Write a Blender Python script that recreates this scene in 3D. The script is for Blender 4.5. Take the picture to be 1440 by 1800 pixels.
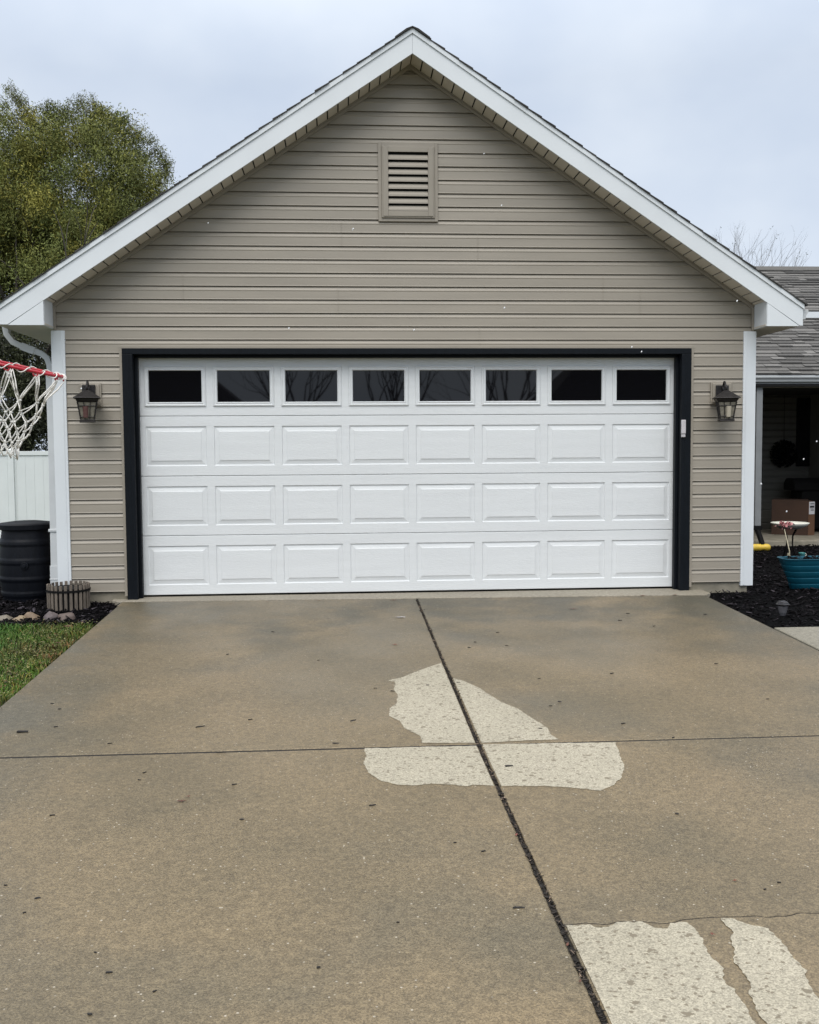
import bpy, math, random
import numpy as np
from mathutils import Vector, Matrix, noise
from mathutils.geometry import tessellate_polygon
R_ = random.Random(7)
NP = np.random.default_rng(11)
for o in list(bpy.data.objects): bpy.data.objects.remove(o)
S = bpy.context.scene
COL = S.collection
rad = math.radians
# ------------------------------------------------------------------ camera
CAMP = np.array([-.654, -9.068, 1.3165]); FPX = 1786.3
_y, _p, _r = rad(3.92872), rad(3.593537), rad(-.3928)
_F = np.array([math.sin(_y)*math.cos(_p), math.cos(_y)*math.cos(_p), -math.sin(_p)])
_R0 = np.array([math.cos(_y), -math.sin(_y), 0.]); _U0 = np.cross(_R0, _F)
_Rt = math.cos(_r)*_R0 + math.sin(_r)*_U0; _Up = -math.sin(_r)*_R0 + math.cos(_r)*_U0
cd = bpy.data.cameras.new('camera'); cam = bpy.data.objects.new('camera', cd); COL.objects.link(cam)
cd.sensor_fit = 'HORIZONTAL'; cd.sensor_width = 36; cd.lens = FPX/1440*36; cd.clip_end = 2000; cd.clip_start = .05
cam.matrix_world = Matrix(((_Rt[0], _Up[0], -_F[0], CAMP[0]), (_Rt[1], _Up[1], -_F[1], CAMP[1]), (_Rt[2], _Up[2], -_F[2], CAMP[2]), (0, 0, 0, 1)))
S.camera = cam
def at(u, v, Y):                      # photo point on the vertical plane at depth Y (metres)
    d = _F + _Rt*(u-720)/FPX - _Up*(v-900)/FPX
    return CAMP + d*(Y-CAMP[1])/d[1]
def gz(Y): return .0316*Y             # driveway falls gently away from the garage
def on(u, v, dz=0.):
    d = _F + _Rt*(u-720)/FPX - _Up*(v-900)/FPX
    t = (.0316*CAMP[1]+dz-CAMP[2])/(d[2]-.0316*d[1]); return CAMP + d*t
# ------------------------------------------------------------------ world, sun
SUN_EL, SUN_AZ = rad(52), rad(200)
W = bpy.data.worlds.new('World'); S.world = W; W.use_nodes = True
nt = W.node_tree; nt.nodes.clear()
def N(t, ty, **k):
    n = t.nodes.new(ty)
    for a, b in k.items(): setattr(n, a, b)
    return n
out = N(nt, 'ShaderNodeOutputWorld'); bg = N(nt, 'ShaderNodeBackground'); bg.inputs[1].default_value = .1
sky = N(nt, 'ShaderNodeTexSky', sky_type='NISHITA', sun_disc=False); sky.sun_elevation = SUN_EL; sky.sun_rotation = SUN_AZ
tc = N(nt, 'ShaderNodeTexCoord'); mp = N(nt, 'ShaderNodeMapping'); mp.inputs['Scale'].default_value = (1.3, 1.3, 1.9)
nz = N(nt, 'ShaderNodeTexNoise'); nz.inputs['Scale'].default_value = 1.9; nz.inputs['Detail'].default_value = 5; nz.inputs['Roughness'].default_value = .5
cr = N(nt, 'ShaderNodeValToRGB')
cr.color_ramp.elements[0].position = .38; cr.color_ramp.elements[0].color = (.53, .615, .755, 1)
cr.color_ramp.elements[1].position = .64; cr.color_ramp.elements[1].color = (.72, .785, .875, 1)
sx = N(nt, 'ShaderNodeSeparateXYZ')
gr = N(nt, 'ShaderNodeMapRange'); gr.inputs[1].default_value = .33; gr.inputs[2].default_value = .92; gr.inputs[3].default_value = 9.2; gr.inputs[4].default_value = 21.5
mul = N(nt, 'ShaderNodeVectorMath', operation='SCALE')
mx = N(nt, 'ShaderNodeMix', data_type='RGBA'); mx.inputs[0].default_value = .93
L = nt.links.new
L(tc.outputs['Generated'], mp.inputs[0]); L(mp.outputs[0], nz.inputs[0]); L(nz.outputs[0], cr.inputs[0])
L(tc.outputs['Generated'], sx.inputs[0]); L(sx.outputs[2], gr.inputs[0])
zr = N(nt, 'ShaderNodeMapRange'); zr.inputs[1].default_value = .42; zr.inputs[2].default_value = .85
zm = N(nt, 'ShaderNodeMix', data_type='RGBA'); zm.inputs[7].default_value = (.84, .82, .79, 1); L(sx.outputs[2], zr.inputs[0]); L(zr.outputs[0], zm.inputs[0]); L(cr.outputs[0], zm.inputs[6])
L(zm.outputs[2], mul.inputs[0]); L(gr.outputs[0], mul.inputs['Scale'])
L(sky.outputs[0], mx.inputs[6]); L(mul.outputs[0], mx.inputs[7]); L(mx.outputs[2], bg.inputs[0]); L(bg.outputs[0], out.inputs[0])
sl = bpy.data.lights.new('sun', 'SUN'); sl.energy = 1.5; sl.angle = rad(40); sl.color = (1, .97, .93)
so = bpy.data.objects.new('sun', sl); COL.objects.link(so)
# from behind the camera: az measured so that light travels toward +Y
so.rotation_euler = (rad(90)-SUN_EL, 0, rad(-14))
S.view_settings.view_transform = 'Standard'; S.view_settings.look = 'None'; S.view_settings.exposure = .25; S.view_settings.gamma = 1
S.render.engine = 'CYCLES'; S.cycles.max_bounces = 6; S.cycles.use_denoising = True

# ------------------------------------------------------------------ materials
def mat(name, col, rough=.6, var=.0, vscale=3., bump=0., bscale=60., spec=.5, metal=0., col2=None, tone=False, stretch=None, detail=4, coat=0):
    m = bpy.data.materials.new(name); m.use_nodes = True; t = m.node_tree; b = t.nodes['Principled BSDF']
    b.inputs['Roughness'].default_value = rough; b.inputs['Metallic'].default_value = metal; b.inputs['Specular IOR Level'].default_value = spec
    if coat: b.inputs['Coat Weight'].default_value = coat
    c = N(t, 'ShaderNodeTexCoord'); mpn = N(t, 'ShaderNodeMapping')
    t.links.new(c.outputs['Object'], mpn.inputs[0])
    if stretch: mpn.inputs['Scale'].default_value = stretch
    b.inputs['Base Color'].default_value = (*col, 1)
    last = None
    if var or col2:
        n = N(t, 'ShaderNodeTexNoise'); n.inputs['Scale'].default_value = vscale; n.inputs['Detail'].default_value = detail
        t.links.new(mpn.outputs[0], n.inputs[0])
        r = N(t, 'ShaderNodeValToRGB'); r.color_ramp.elements[0].position = .3; r.color_ramp.elements[1].position = .7
        a = tuple(max(0, x*(1-var)) for x in col); z = tuple(x*(1+var) for x in col) if not col2 else col2
        r.color_ramp.elements[0].color = (*a, 1); r.color_ramp.elements[1].color = (*z, 1)
        t.links.new(n.outputs[0], r.inputs[0]); last = r.outputs[0]
    if tone:                               # per-piece colour variation stored on the mesh
        at_ = N(t, 'ShaderNodeAttribute'); at_.attribute_name = 'tone'
        v = N(t, 'ShaderNodeVectorMath', operation='MULTIPLY')
        if last: t.links.new(last, v.inputs[0])
        else: v.inputs[0].default_value = col
        t.links.new(at_.outputs['Color'], v.inputs[1]); last = v.outputs[0]
    if last: t.links.new(last, b.inputs['Base Color'])
    if bump:
        n2 = N(t, 'ShaderNodeTexNoise'); n2.inputs['Scale'].default_value = bscale; n2.inputs['Detail'].default_value = 5
        t.links.new(mpn.outputs[0], n2.inputs[0]); bn = N(t, 'ShaderNodeBump'); bn.inputs['Strength'].default_value = bump; bn.inputs['Distance'].default_value = .01
        t.links.new(n2.outputs[0], bn.inputs['Height']); t.links.new(bn.outputs[0], b.inputs['Normal'])
    return m
def concrete(name, c1, c2, stain, grain_lo, grain_hi, rough0, rough1, spots=None, soil=False):
    m = bpy.data.materials.new(name); m.use_nodes = True; t = m.node_tree; b = t.nodes['Principled BSDF']; lk = t.links.new
    c = N(t, 'ShaderNodeTexCoord'); P = c.outputs['Object']
    def noi(sc, det=4, ro=.55):
        n = N(t, 'ShaderNodeTexNoise'); n.inputs['Scale'].default_value = sc; n.inputs['Detail'].default_value = det; n.inputs['Roughness'].default_value = ro; lk(P, n.inputs[0]); return n.outputs[0]
    def ramp(i, p0, c0, p1, c1_):
        r = N(t, 'ShaderNodeValToRGB'); r.color_ramp.elements[0].position = p0; r.color_ramp.elements[1].position = p1
        r.color_ramp.elements[0].color = (*c0, 1); r.color_ramp.elements[1].color = (*c1_, 1); lk(i, r.inputs[0]); return r.outputs[0]
    def mixc(f, A, B, mode='MIX'):
        x = N(t, 'ShaderNodeMix', data_type='RGBA', blend_type=mode)
        if isinstance(f, float): x.inputs[0].default_value = f
        else: lk(f, x.inputs[0])
        for i, v in ((6, A), (7, B)):
            if isinstance(v, tuple): x.inputs[i].default_value = (*v, 1)
            else: lk(v, x.inputs[i])
        return x.outputs[2]
    base = ramp(noi(.9, 5), .32, c1, .68, c2)
    st = ramp(noi(.55, 4, .6), .5, (0, 0, 0), .68, (1, 1, 1)); base = mixc(st, base, mixc(.75, base, stain))
    if soil:                               # grime washed down along the door and the slab edges
        sp3 = N(t, 'ShaderNodeSeparateXYZ'); lk(P, sp3.inputs[0])
        def mr(i, a, b_, c_=0., d_=1.):
            q = N(t, 'ShaderNodeMapRange', interpolation_type='SMOOTHSTEP'); q.inputs[1].default_value = a; q.inputs[2].default_value = b_; q.inputs[3].default_value = c_; q.inputs[4].default_value = d_; lk(i, q.inputs[0]); return q.outputs[0]
        def mth(o_, a, b_):
            q = N(t, 'ShaderNodeMath', operation=o_); lk(a, q.inputs[0])
            if isinstance(b_, float): q.inputs[1].default_value = b_
            else: lk(b_, q.inputs[1])
            return q.outputs[0]
        nn = mr(noi(1.1, 5, .62), .40, .62)
        near = mr(sp3.outputs[1], -3.2, -.7); edge = mth('MAXIMUM', mr(sp3.outputs[0], -1.9, -2.45), mth('MULTIPLY', mr(sp3.outputs[0], 1.9, 2.5), .5))
        k1 = mth('MULTIPLY', mth('MULTIPLY', near, nn), .62); base = mixc(k1, base, (.066, .062, .045))
        k2 = mth('MULTIPLY', mth('MULTIPLY', edge, mr(noi(1.9, 4, .6), .35, .6)), .55); base = mixc(k2, base, (.092, .093, .076))
    # fine exposed sand and stone: light and dark grains
    v = N(t, 'ShaderNodeTexVoronoi'); v.inputs['Scale'].default_value = 210; lk(P, v.inputs[0])
    sep = N(t, 'ShaderNodeSeparateColor'); lk(v.outputs['Color'], sep.inputs[0])
    g = ramp(sep.outputs[0], 0., grain_lo, 1., grain_hi); base = mixc(1., base, g, 'MULTIPLY')
    v2 = N(t, 'ShaderNodeTexVoronoi'); v2.inputs['Scale'].default_value = 90; lk(P, v2.inputs[0])
    sep2 = N(t, 'ShaderNodeSeparateColor'); lk(v2.outputs['Color'], sep2.inputs[0])
    big = ramp(sep2.outputs[1],   .975, (0, 0, 0), .985, (1, 1, 1)); d = ramp(v2.outputs['Distance'], .25, (1, 1, 1), .4, (0, 0, 0))
    base = mixc(mixc(1., big, d, 'MULTIPLY'), base, (.40, .36, .29))
    mv = .92 if spots else .8; mid = ramp(noi(34, 3, .6), .3, (mv, mv, mv), .7, (2-mv-.02,)*3); base = mixc(1., base, mid, 'MULTIPLY')
    if spots:
        for sc, th, seed in ((40, .74, 3), (20, .90, 7)):
            mp2 = N(t, 'ShaderNodeMapping'); lk(P, mp2.inputs[0]); mp2.inputs['Location'].default_value = (seed, seed*2, 0); mp2.inputs['Scale'].default_value = (1, 1.15, 1)
            wn = N(t, 'ShaderNodeTexNoise'); wn.inputs['Scale'].default_value = sc*3; lk(mp2.outputs[0], wn.inputs[0])
            ad = N(t, 'ShaderNodeMix', data_type='RGBA', blend_type='LINEAR_LIGHT'); ad.inputs[0].default_value = .35/sc; lk(mp2.outputs[0], ad.inputs[6]); lk(wn.outputs['Color'], ad.inputs[7])
            v3 = N(t, 'ShaderNodeTexVoronoi', voronoi_dimensions='2D'); v3.inputs['Scale'].default_value = sc; lk(ad.outputs[2], v3.inputs[0])
            s3 = N(t, 'ShaderNodeSeparateColor'); lk(v3.outputs['Color'], s3.inputs[0])
            a1 = ramp(s3.outputs[2], th, (0, 0, 0), th+.02, (1, 1, 1)); a2 = ramp(v3.outputs['Distance'], .22, (1, 1, 1), .27, (0, 0, 0))
            base = mixc(mixc(1., a1, a2, 'MULTIPLY'), base, spots)
    lk(base, b.inputs['Base Color'])
    rr = N(t, 'ShaderNodeMapRange'); rr.inputs[3].default_value = rough0; rr.inputs[4].default_value = rough1; rr.inputs[1].default_value = .3; rr.inputs[2].default_value = .7
    lk(noi(.7, 3), rr.inputs[0]); lk(rr.outputs[0], b.inputs['Roughness'])
    bn = N(t, 'ShaderNodeBump'); bn.inputs['Strength'].default_value = .55; bn.inputs['Distance'].default_value = .004
    hh = N(t, 'ShaderNodeMath', operation='ADD'); lk(sep.outputs[1], hh.inputs[0]); lk(noi(120, 4), hh.inputs[1]); lk(hh.outputs[0], bn.inputs['Height']); lk(bn.outputs[0], b.inputs['Normal'])
    return m
M = {}
M['siding'] = mat('tan vinyl siding', (.310, .279, .230), .45, .07, 1.1, bump=.12, bscale=40, stretch=(1, 1, 9))
M['soffit'] = mat('tan aluminium soffit', (.62, .575, .50), .5, .06, 2)
M['greymetal'] = mat('grey shaded downspout paint', (.22, .23, .235), .5, .08, 6)  # house downspout colour lowered to carry the shade it stands in
M['house'] = mat('brown grey siding of the house', (.10, .095, .08), .6, .08, 2)  # siding tone darkened so the colour itself carries the porch shade
M['tanmetal'] = mat('tan trim', (.295, .264, .216), .45, .05, 4)
M['white'] = mat('white aluminium trim', (.69, .725, .75), .42, .035, 2.5, bump=.05, bscale=8)
M['whitegrey'] = mat('white gutter metal', (.55, .57, .58), .4, .05, 5)
M['door'] = mat('white painted steel door', (.71, .735, .745), .4, .025, 1.5, bump=.3, bscale=30, stretch=(1, 1, 12))
M['black'] = mat('black painted wood', (.0045, .0065, .0095), .5, .2, 9, bump=.15, bscale=40, stretch=(8, 8, 1), spec=.16)
M['rubber'] = mat('black rubber', (.004, .004, .004), .8, spec=.2)
M['glass'] = mat('dark window glass', (.002, .002, .003), .02, spec=.5)
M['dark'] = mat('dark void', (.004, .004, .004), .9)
M['found'] = mat('foundation concrete', (.24, .22, .165), .8, .3, 6, bump=.5, bscale=50, col2=(.30, .27, .21))
M['shingle'] = mat('grey asphalt shingle', (.118, .115, .108), .9, .22, 60, bump=.5, bscale=180, tone=True)
M['shingledk'] = mat('dark asphalt shingle edge', (.02, .02, .022), .9, .3, 60)
M['wet'] = concrete('damp concrete', (.128, .103, .061), (.202, .155, .090), (.088, .081, .057), (.66, .655, .65), (1.34, 1.34, 1.34), .33, .58, soil=True)
M['apron'] = concrete('pale dry slab', (.25, .225, .18), (.33, .30, .24), (.28, .25, .19), (.8, .8, .8), (1.15, 1.15, 1.15), .7, .8)
M['dry'] = concrete('dry concrete', (.345, .318, .245), (.395, .363, .285), (.32, .292, .222), (.66, .66, .66), (1.25, 1.25, 1.25), .8, .9, spots=(.19, .165, .12))
M['walk'] = concrete('walkway concrete', (.21, .195, .155), (.27, .25, .2), (.18, .17, .13), (.75, .75, .75), (1.25, 1.25, 1.25), .5, .7)
M['soil'] = mat('dark wet soil', (.010, .008, .006), .9, .4, 30, bump=.8, bscale=90)
M['mulchbase'] = mat('black mulch bed', (.003, .003, .0035), .95, .5, 50, bump=1., bscale=70, spec=.05)
M['chip'] = mat('black wood mulch', (.0055, .005, .0056), .8, .4, 30, spec=.06, tone=True, bump=.4, bscale=150, stretch=(1, 1, 1))
M['lawn'] = mat('lawn earth and thatch', (.035, .048, .015), .9, .35, 7, bump=.6, bscale=60, col2=(.05, .062, .02))
M['blade'] = mat('grass blade', (.045, .105, .018), .55, spec=.2, tone=True)
M['litter'] = mat('fallen leaflets', (.17, .165, .06), .65, tone=True)
M['bark'] = mat('grey bark', (.07, .06, .05), .9, .3, 12, bump=.6, bscale=30)
M['leafA'] = mat('olive foliage', (.165, .180, .054), .6, spec=.2, tone=True)
M['leafB'] = mat('dark evergreen foliage', (.024, .030, .010), .65, tone=True)
M['fence'] = mat('white vinyl fence', (.68, .72, .71), .45, .03, 3)
M['barrel'] = mat('black plastic', (.004, .005, .008), .5, .25, 7, bump=.2, bscale=30, stretch=(6, 6, 1), spec=.2)
M['slat'] = mat('weathered grey wood', (.145, .122, .10), .8, .3, 14, bump=.4, bscale=50, stretch=(6, 6, .7), tone=True)
M['stone'] = mat('river stone', (.17, .135, .12), .6, .25, 18, bump=.3, bscale=40, tone=True)
M['lamp'] = mat('dark bronze cast metal', (.020, .018, .018), .45, .3, 40, bump=.3, bscale=120, metal=.3)
M['lampglass'] = mat('seeded lamp glass', (.20, .185, .15), .25, .2, 30, bump=.3, bscale=60)
M['candle'] = mat('lamp holder', (.42, .38, .30), .5)
M['candlered'] = mat('reddish lamp socket', (.10, .045, .04), .5)
M['red'] = mat('red painted rim', (.42, .012, .028), .4, .15, 20)
M['cord'] = mat('white nylon cord', (.82, .81, .77), .7, .12, 60, bump=.5, bscale=300)
M['teal'] = mat('teal plastic', (.004, .085, .13), .45, .18, 3)
M['teal2'] = mat('teal glazed', (.06, .25, .25), .3, .3, 30)
M['yellow'] = mat('yellow plastic', (.62, .43, .05), .4, .1, 20)
M['cream'] = mat('cream painted', (.55, .50, .36), .5, .1, 30)
M['ceramic'] = mat('white ceramic', (.70, .70, .62), .3, .08, 20)
M['redpetal'] = mat('red and pink petals', (.32, .05, .06), .6, col2=(.62, .36, .36), vscale=45)
M['card'] = mat('brown cardboard', (.050, .024, .013), .8, .12, 5, bump=.1, bscale=80)
M['cardlt'] = mat('brown cardboard end', (.13, .065, .035), .8, .12, 5)
M['label'] = mat('paper label', (.60, .60, .62), .6)
M['ink'] = mat('black ink', (.01, .01, .015), .7)
M['smoke'] = mat('grey clear plastic', (.09, .09, .10), .25, .1, 20)
M['solar'] = mat('solar light cap', (.012, .012, .016), .4, .2, 30)
M['leafbr'] = mat('brown fallen leaf', (.14, .055, .03), .6, .3, 60, tone=True)
M['twig'] = mat('dark wet wood chip', (.012, .010, .009), .6, .3, 60)
M['debris'] = mat('dark leaf crumbs', (.022, .017, .012), .8, .4, 60, tone=True)
M['snow'] = mat('snowflake', (.85, .87, .9), .8)
M['farwall'] = mat('far house wall', (.10, .09, .08), .8)
M['pale'] = mat('pale plastic', (.50, .48, .50), .5, .08, 20)

# ------------------------------------------------------------------ mesh helpers
class MB:
    def __init__(s): s.v = []; s.f = []; s.m = []; s.t = []; s.cur = 0; s.tone = (1, 1, 1)
    def add(s, vs, fs):
        b = len(s.v); s.v += [tuple(map(float, q)) for q in vs]
        for f in fs: s.f.append([b+i for i in f]); s.m.append(s.cur); s.t.append(s.tone)
        return s
    def box(s, a, b, rot=None, piv=None):
        x0, y0, z0 = a; x1, y1, z1 = b
        vs = [(x0, y0, z0), (x1, y0, z0), (x1, y1, z0), (x0, y1, z0), (x0, y0, z1), (x1, y0, z1), (x1, y1, z1), (x0, y1, z1)]
        if rot is not None:
            p = Vector(piv or ((x0+x1)/2, (y0+y1)/2, (z0+z1)/2)); vs = [rot @ (Vector(q)-p)+p for q in vs]
        return s.add(vs, [(0, 3, 2, 1), (4, 5, 6, 7), (0, 1, 5, 4), (1, 2, 6, 5), (2, 3, 7, 6), (3, 0, 4, 7)])
    def hexa(s, vs): return s.add(vs, [(0, 3, 2, 1), (4, 5, 6, 7), (0, 1, 5, 4), (1, 2, 6, 5), (2, 3, 7, 6), (3, 0, 4, 7)])
    def prism(s, poly, axis, a, b):       # 2-D polygon extruded along an axis
        def P(u, v, w): return {'x': (w, u, v), 'y': (u, w, v), 'z': (u, v, w)}[axis]
        n = len(poly); vs = [P(u, v, a) for u, v in poly]+[P(u, v, b) for u, v in poly]
        return s.add(vs, [tuple(range(n))[::-1], tuple(range(n, 2*n))]+[(i, (i+1) % n, n+(i+1) % n, n+i) for i in range(n)])
    def tube(s, pts, r, n=8, cap=True, closed=False):
        pts = [Vector(p) for p in pts]; k = len(pts); rs = r if isinstance(r, (list, tuple)) else [r]*k
        vs = []; up = None
        for i, p in enumerate(pts):
            if closed: d = pts[(i+1) % k]-pts[i-1]
            else: d = pts[min(i+1, k-1)]-pts[max(i-1, 0)]
            d = d.normalized() if d.length > 1e-9 else Vector((0, 0, 1))
            if up is None: up = Vector((0, 0, 1)) if abs(d.z) < .9 else Vector((1, 0, 0))
            a = d.cross(up); a = a.normalized() if a.length > 1e-6 else d.orthogonal().normalized(); b = a.cross(d).normalized(); up = b
            for j in range(n):
                t = 2*math.pi*j/n; vs.append(p+(a*math.cos(t)+b*math.sin(t))*rs[i])
        fs = []
        for i in range(k if closed else k-1):
            i2 = (i+1) % k
            for j in range(n): fs.append((i*n+j, i*n+(j+1) % n, i2*n+(j+1) % n, i2*n+j))
        if cap and not closed: fs += [tuple(range(n))[::-1], tuple(range((k-1)*n, k*n))]
        return s.add(vs, fs)
    def lathe(s, prof, c=(0, 0, 0), n=32, ang=0, sq=None):
        vs = []
        for r, z in prof:
            for j in range(n):
                t = 2*math.pi*j/n+ang; vs.append((c[0]+r*math.cos(t), c[1]+r*math.sin(t), c[2]+z))
        fs = []
        for i in range(len(prof)-1):
            for j in range(n): fs.append((i*n+j, i*n+(j+1) % n, (i+1)*n+(j+1) % n, (i+1)*n+j))
        if prof[0][0] > 1e-4: fs.append(tuple(range(n))[::-1])
        if prof[-1][0] > 1e-4: fs.append(tuple(range((len(prof)-1)*n, len(prof)*n)))
        return s.add(vs, fs)
    def build(s, name, m, parent=None, loc=None, smooth=False, bevel=0, autos=False):
        me = bpy.data.meshes.new(name); ms = m if isinstance(m, (list, tuple)) else [m]
        l = Vector(loc) if loc is not None else Vector((0, 0, 0))
        me.from_pydata([tuple(Vector(q)-l) for q in s.v], [], s.f)
        for x in ms: me.materials.append(M[x])
        me.polygons.foreach_set('material_index', s.m)
        if any(t != (1, 1, 1) for t in s.t):
            a = me.color_attributes.new('tone', 'FLOAT_COLOR', 'CORNER'); d = []
            for p, t in zip(me.polygons, s.t): d += [t[0], t[1], t[2], 1.]*p.loop_total
            a.data.foreach_set('color', d)
        if smooth: me.polygons.foreach_set('use_smooth', [True]*len(me.polygons))
        me.update(); o = bpy.data.objects.new(name, me); COL.objects.link(o); o.location = l
        if autos:
            me.polygons.foreach_set('use_smooth', [True]*len(me.polygons)); me.set_sharp_from_angle(angle=rad(35))
        if bevel:
            b = o.modifiers.new('bevel', 'BEVEL'); b.width = bevel; b.segments = 2; b.limit_method = 'ANGLE'
        if parent is not None:
            o.parent = parent; o.location = l-Vector(PL.get(parent.name, (0, 0, 0)))
        PL[o.name] = tuple(l)
        return o
PL = {}
def npmesh(name, V, Fc, m, tone=None, kind='stuff', parent=None):
    """V (n,3), Fc (k,s) equal-sized faces, tone (k,3) per face"""
    me = bpy.data.meshes.new(name); k, sz = Fc.shape
    me.vertices.add(len(V)); me.vertices.foreach_set('co', V.astype(np.float32).ravel())
    me.loops.add(k*sz); me.loops.foreach_set('vertex_index', Fc.astype(np.int32).ravel())
    me.polygons.add(k); me.polygons.foreach_set('loop_start', np.arange(0, k*sz, sz, dtype=np.int32)); me.polygons.foreach_set('loop_total', np.full(k, sz, dtype=np.int32))
    me.materials.append(M[m]); me.update(calc_edges=True)
    if tone is not None:
        a = me.color_attributes.new('tone', 'FLOAT_COLOR', 'CORNER')
        c = np.ones((k, sz, 4), np.float32); c[:, :, :3] = tone[:, None, :]; a.data.foreach_set('color', c.ravel())
    o = bpy.data.objects.new(name, me); COL.objects.link(o)
    if parent is not None: o.parent = parent; o.location = -Vector(PL.get(parent.name, (0, 0, 0)))
    if kind: o['kind'] = kind
    return o
def thing(name, label, cat, loc=(0, 0, 0), group=None):
    o = bpy.data.objects.new(name, None); COL.objects.link(o); o.location = loc; PL[o.name] = tuple(loc); o.empty_display_size = .2
    return tag(o, label, cat, group)
def tag(o, label, cat, group=None):
    o['label'] = label; o['category'] = cat
    if group: o['group'] = group
    return o
def struct(o): o['kind'] = 'structure'; return o

# ================================================================== GROUND
def terr(x, y):                                       # the lot falls away gently behind and in front of the garage
    z = .0316*y-.03 if y < 0 else -.03-.036*min(y, 13)
    return z
gx = np.concatenate([[-900, -300, -100, -40], np.arange(-20, 20.1, 1.0), [40, 100, 300, 900]])
gy = np.concatenate([[-900, -300, -100, -50], np.arange(-25, 20.1, 1.0), [40, 100, 300, 900]])
gm = MB(); nx = len(gx)
for y in gy:
    for x in gx: gm.v.append((float(x), float(y), terr(x, max(y, -14))-.02 if -14 < y else terr(0, -14)-.02))
for j in range(len(gy)-1):
    for i in range(nx-1): gm.f.append([j*nx+i, j*nx+i+1, (j+1)*nx+i+1, (j+1)*nx+i]); gm.m.append(0); gm.t.append((1, 1, 1))
struct(gm.build('lawn', 'lawn'))

# ---- driveway slabs with real joints between them
def inset(poly, d):
    n = len(poly); o = []
    for i in range(n):
        a, b, c = Vector(poly[i-1]), Vector(poly[i]), Vector(poly[(i+1) % n])
        e1 = (b-a).normalized(); e2 = (c-b).normalized(); n1 = Vector((-e1.y, e1.x)); n2 = Vector((-e2.y, e2.x))
        k = n1+n2; k = k/max(k.dot(n1), .4) if k.length > 1e-6 else n1
        o.append(b+k*d)
    return [tuple(q) for q in o]
def slab(mb, poly, dz=0, th=.09, ch=.006, chd=.005):
    inn = inset(poly, ch); n = len(poly)
    top = [(x, y, gz(y)+dz) for x, y in inn]; mid = [(x, y, gz(y)+dz-chd) for x, y in poly]; bot = [(x, y, gz(y)+dz-th) for x, y in poly]
    tri = tessellate_polygon([[Vector((x, y, 0)) for x, y in inn]])
    fs = []
    for t in tri:
        a, b, c = (Vector(inn[i]) for i in t)
        fs.append(tuple(t) if (b-a).cross(c-a) > 0 else tuple(t)[::-1])
    for i in range(n):
        j = (i+1) % n; fs += [(n+i, n+j, j, i), (2*n+i, 2*n+j, n+j, n+i)]
    mb.add(top+mid+bot, fs)
def jit(pts, amp, seed, step=.008, fr=9.):            # natural irregular outline
    o = []; n = len(pts)
    for i in range(n):
        a = Vector(pts[i]); b = Vector(pts[(i+1) % n]); k = max(1, int((b-a).length/step)); nn = Vector((-(b-a).y, (b-a).x)).normalized()
        for j in range(k):
            p = a.lerp(b, j/k); w = noise.noise(Vector((p.x*fr+seed, p.y*fr, seed)))+.55*noise.noise(Vector((p.x*fr*7+seed, p.y*fr*7, seed)))+.5*noise.noise(Vector((p.x*fr*3+seed, p.y*fr*3, seed)))
            o.append(tuple(p+nn*w*amp))
    return o
LX, RX = -2.556, 2.585
JX = .012; JW = .0095; JY = -4.212; CW = .012; Y0 = -.208; YE = -15.
dw = MB()
# irregular edges of the centre joint and the crack
def tilt(y): return max(0., JY-y)*.0088
def wav(x, y0, y1, s, amp=.004):
    k = max(2, int(abs(y1-y0)/.05)); return [(x+tilt(y0+(y1-y0)*i/k)+amp*noise.noise(Vector((x*9, (y0+(y1-y0)*i/k)*7, s)))+amp*.6*noise.noise(Vector((s, (y0+(y1-y0)*i/k)*31, s))), y0+(y1-y0)*i/k) for i in range(k+1)]
crk = [on(u, v)[:2] for u, v in ((989, 1625), (1030, 1622), (1060, 1624), (1095, 1619), (1130, 1619), (1165, 1623), (1180, 1621), (1210, 1615), (1240, 1612), (1290, 1611), (1330, 1609), (1345, 1611), (1380, 1610), (1400, 1605), (1440, 1604))]
crk = [(JX+JW+tilt(y) if i == 0 else x, y) for i, (x, y) in enumerate(crk)]
c2 = []
for i in range(len(crk)-1):
    for j in range(4):
        t = j/4; x = crk[i][0]*(1-t)+crk[i+1][0]*t; y = crk[i][1]*(1-t)+crk[i+1][1]*t; c2.append((x, y+.006*noise.noise(Vector((x*25, 3, 1)))))
c2[0] = (JX+JW+tilt(c2[0][1]), c2[0][1]); lastx, lasty = crk[-1]
while lastx < RX-.12: c2.append((lastx, lasty+.03*noise.noise(Vector((lastx*3, 9, 1))))); lastx += .06
c2.append((RX, lasty-.01))
slab(dw, [(LX, -.125)]+[(LX, JY+CW)]+[(JX-JW, JY+CW)]+wav(JX-JW, JY+CW+.03, Y0, 1)[0:], 0)
slab(dw, wav(JX+JW*.8, Y0, JY+CW, 2)+[(RX, JY+CW), (RX, -.29)], 0)
slab(dw, [(LX, JY-CW), (LX, YE)]+wav(JX-JW, YE, JY-CW, 3), 0)
slab(dw, wav(JX+JW, JY-CW, c2[0][1]+.02, 4)+[(x, y+.0022) for x, y in c2]+[(RX, JY-CW)], 0, ch=.002, chd=.002)
slab(dw, wav(JX+JW, c2[0][1]-.02, YE, 5)+[(RX, YE)]+[(x, y-.0022) for x, y in c2[::-1]], -.001, ch=.002, chd=.002)
drive = struct(dw.build('driveway', 'wet'))
jb = MB(); jb.add([(LX+.02, Y0, gz(Y0)-.009), (LX+.02, YE, gz(YE)-.009), (RX-.02, YE, gz(YE)-.009), (RX-.02, Y0, gz(Y0)-.009)], [(0, 1, 2, 3)])
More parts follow.
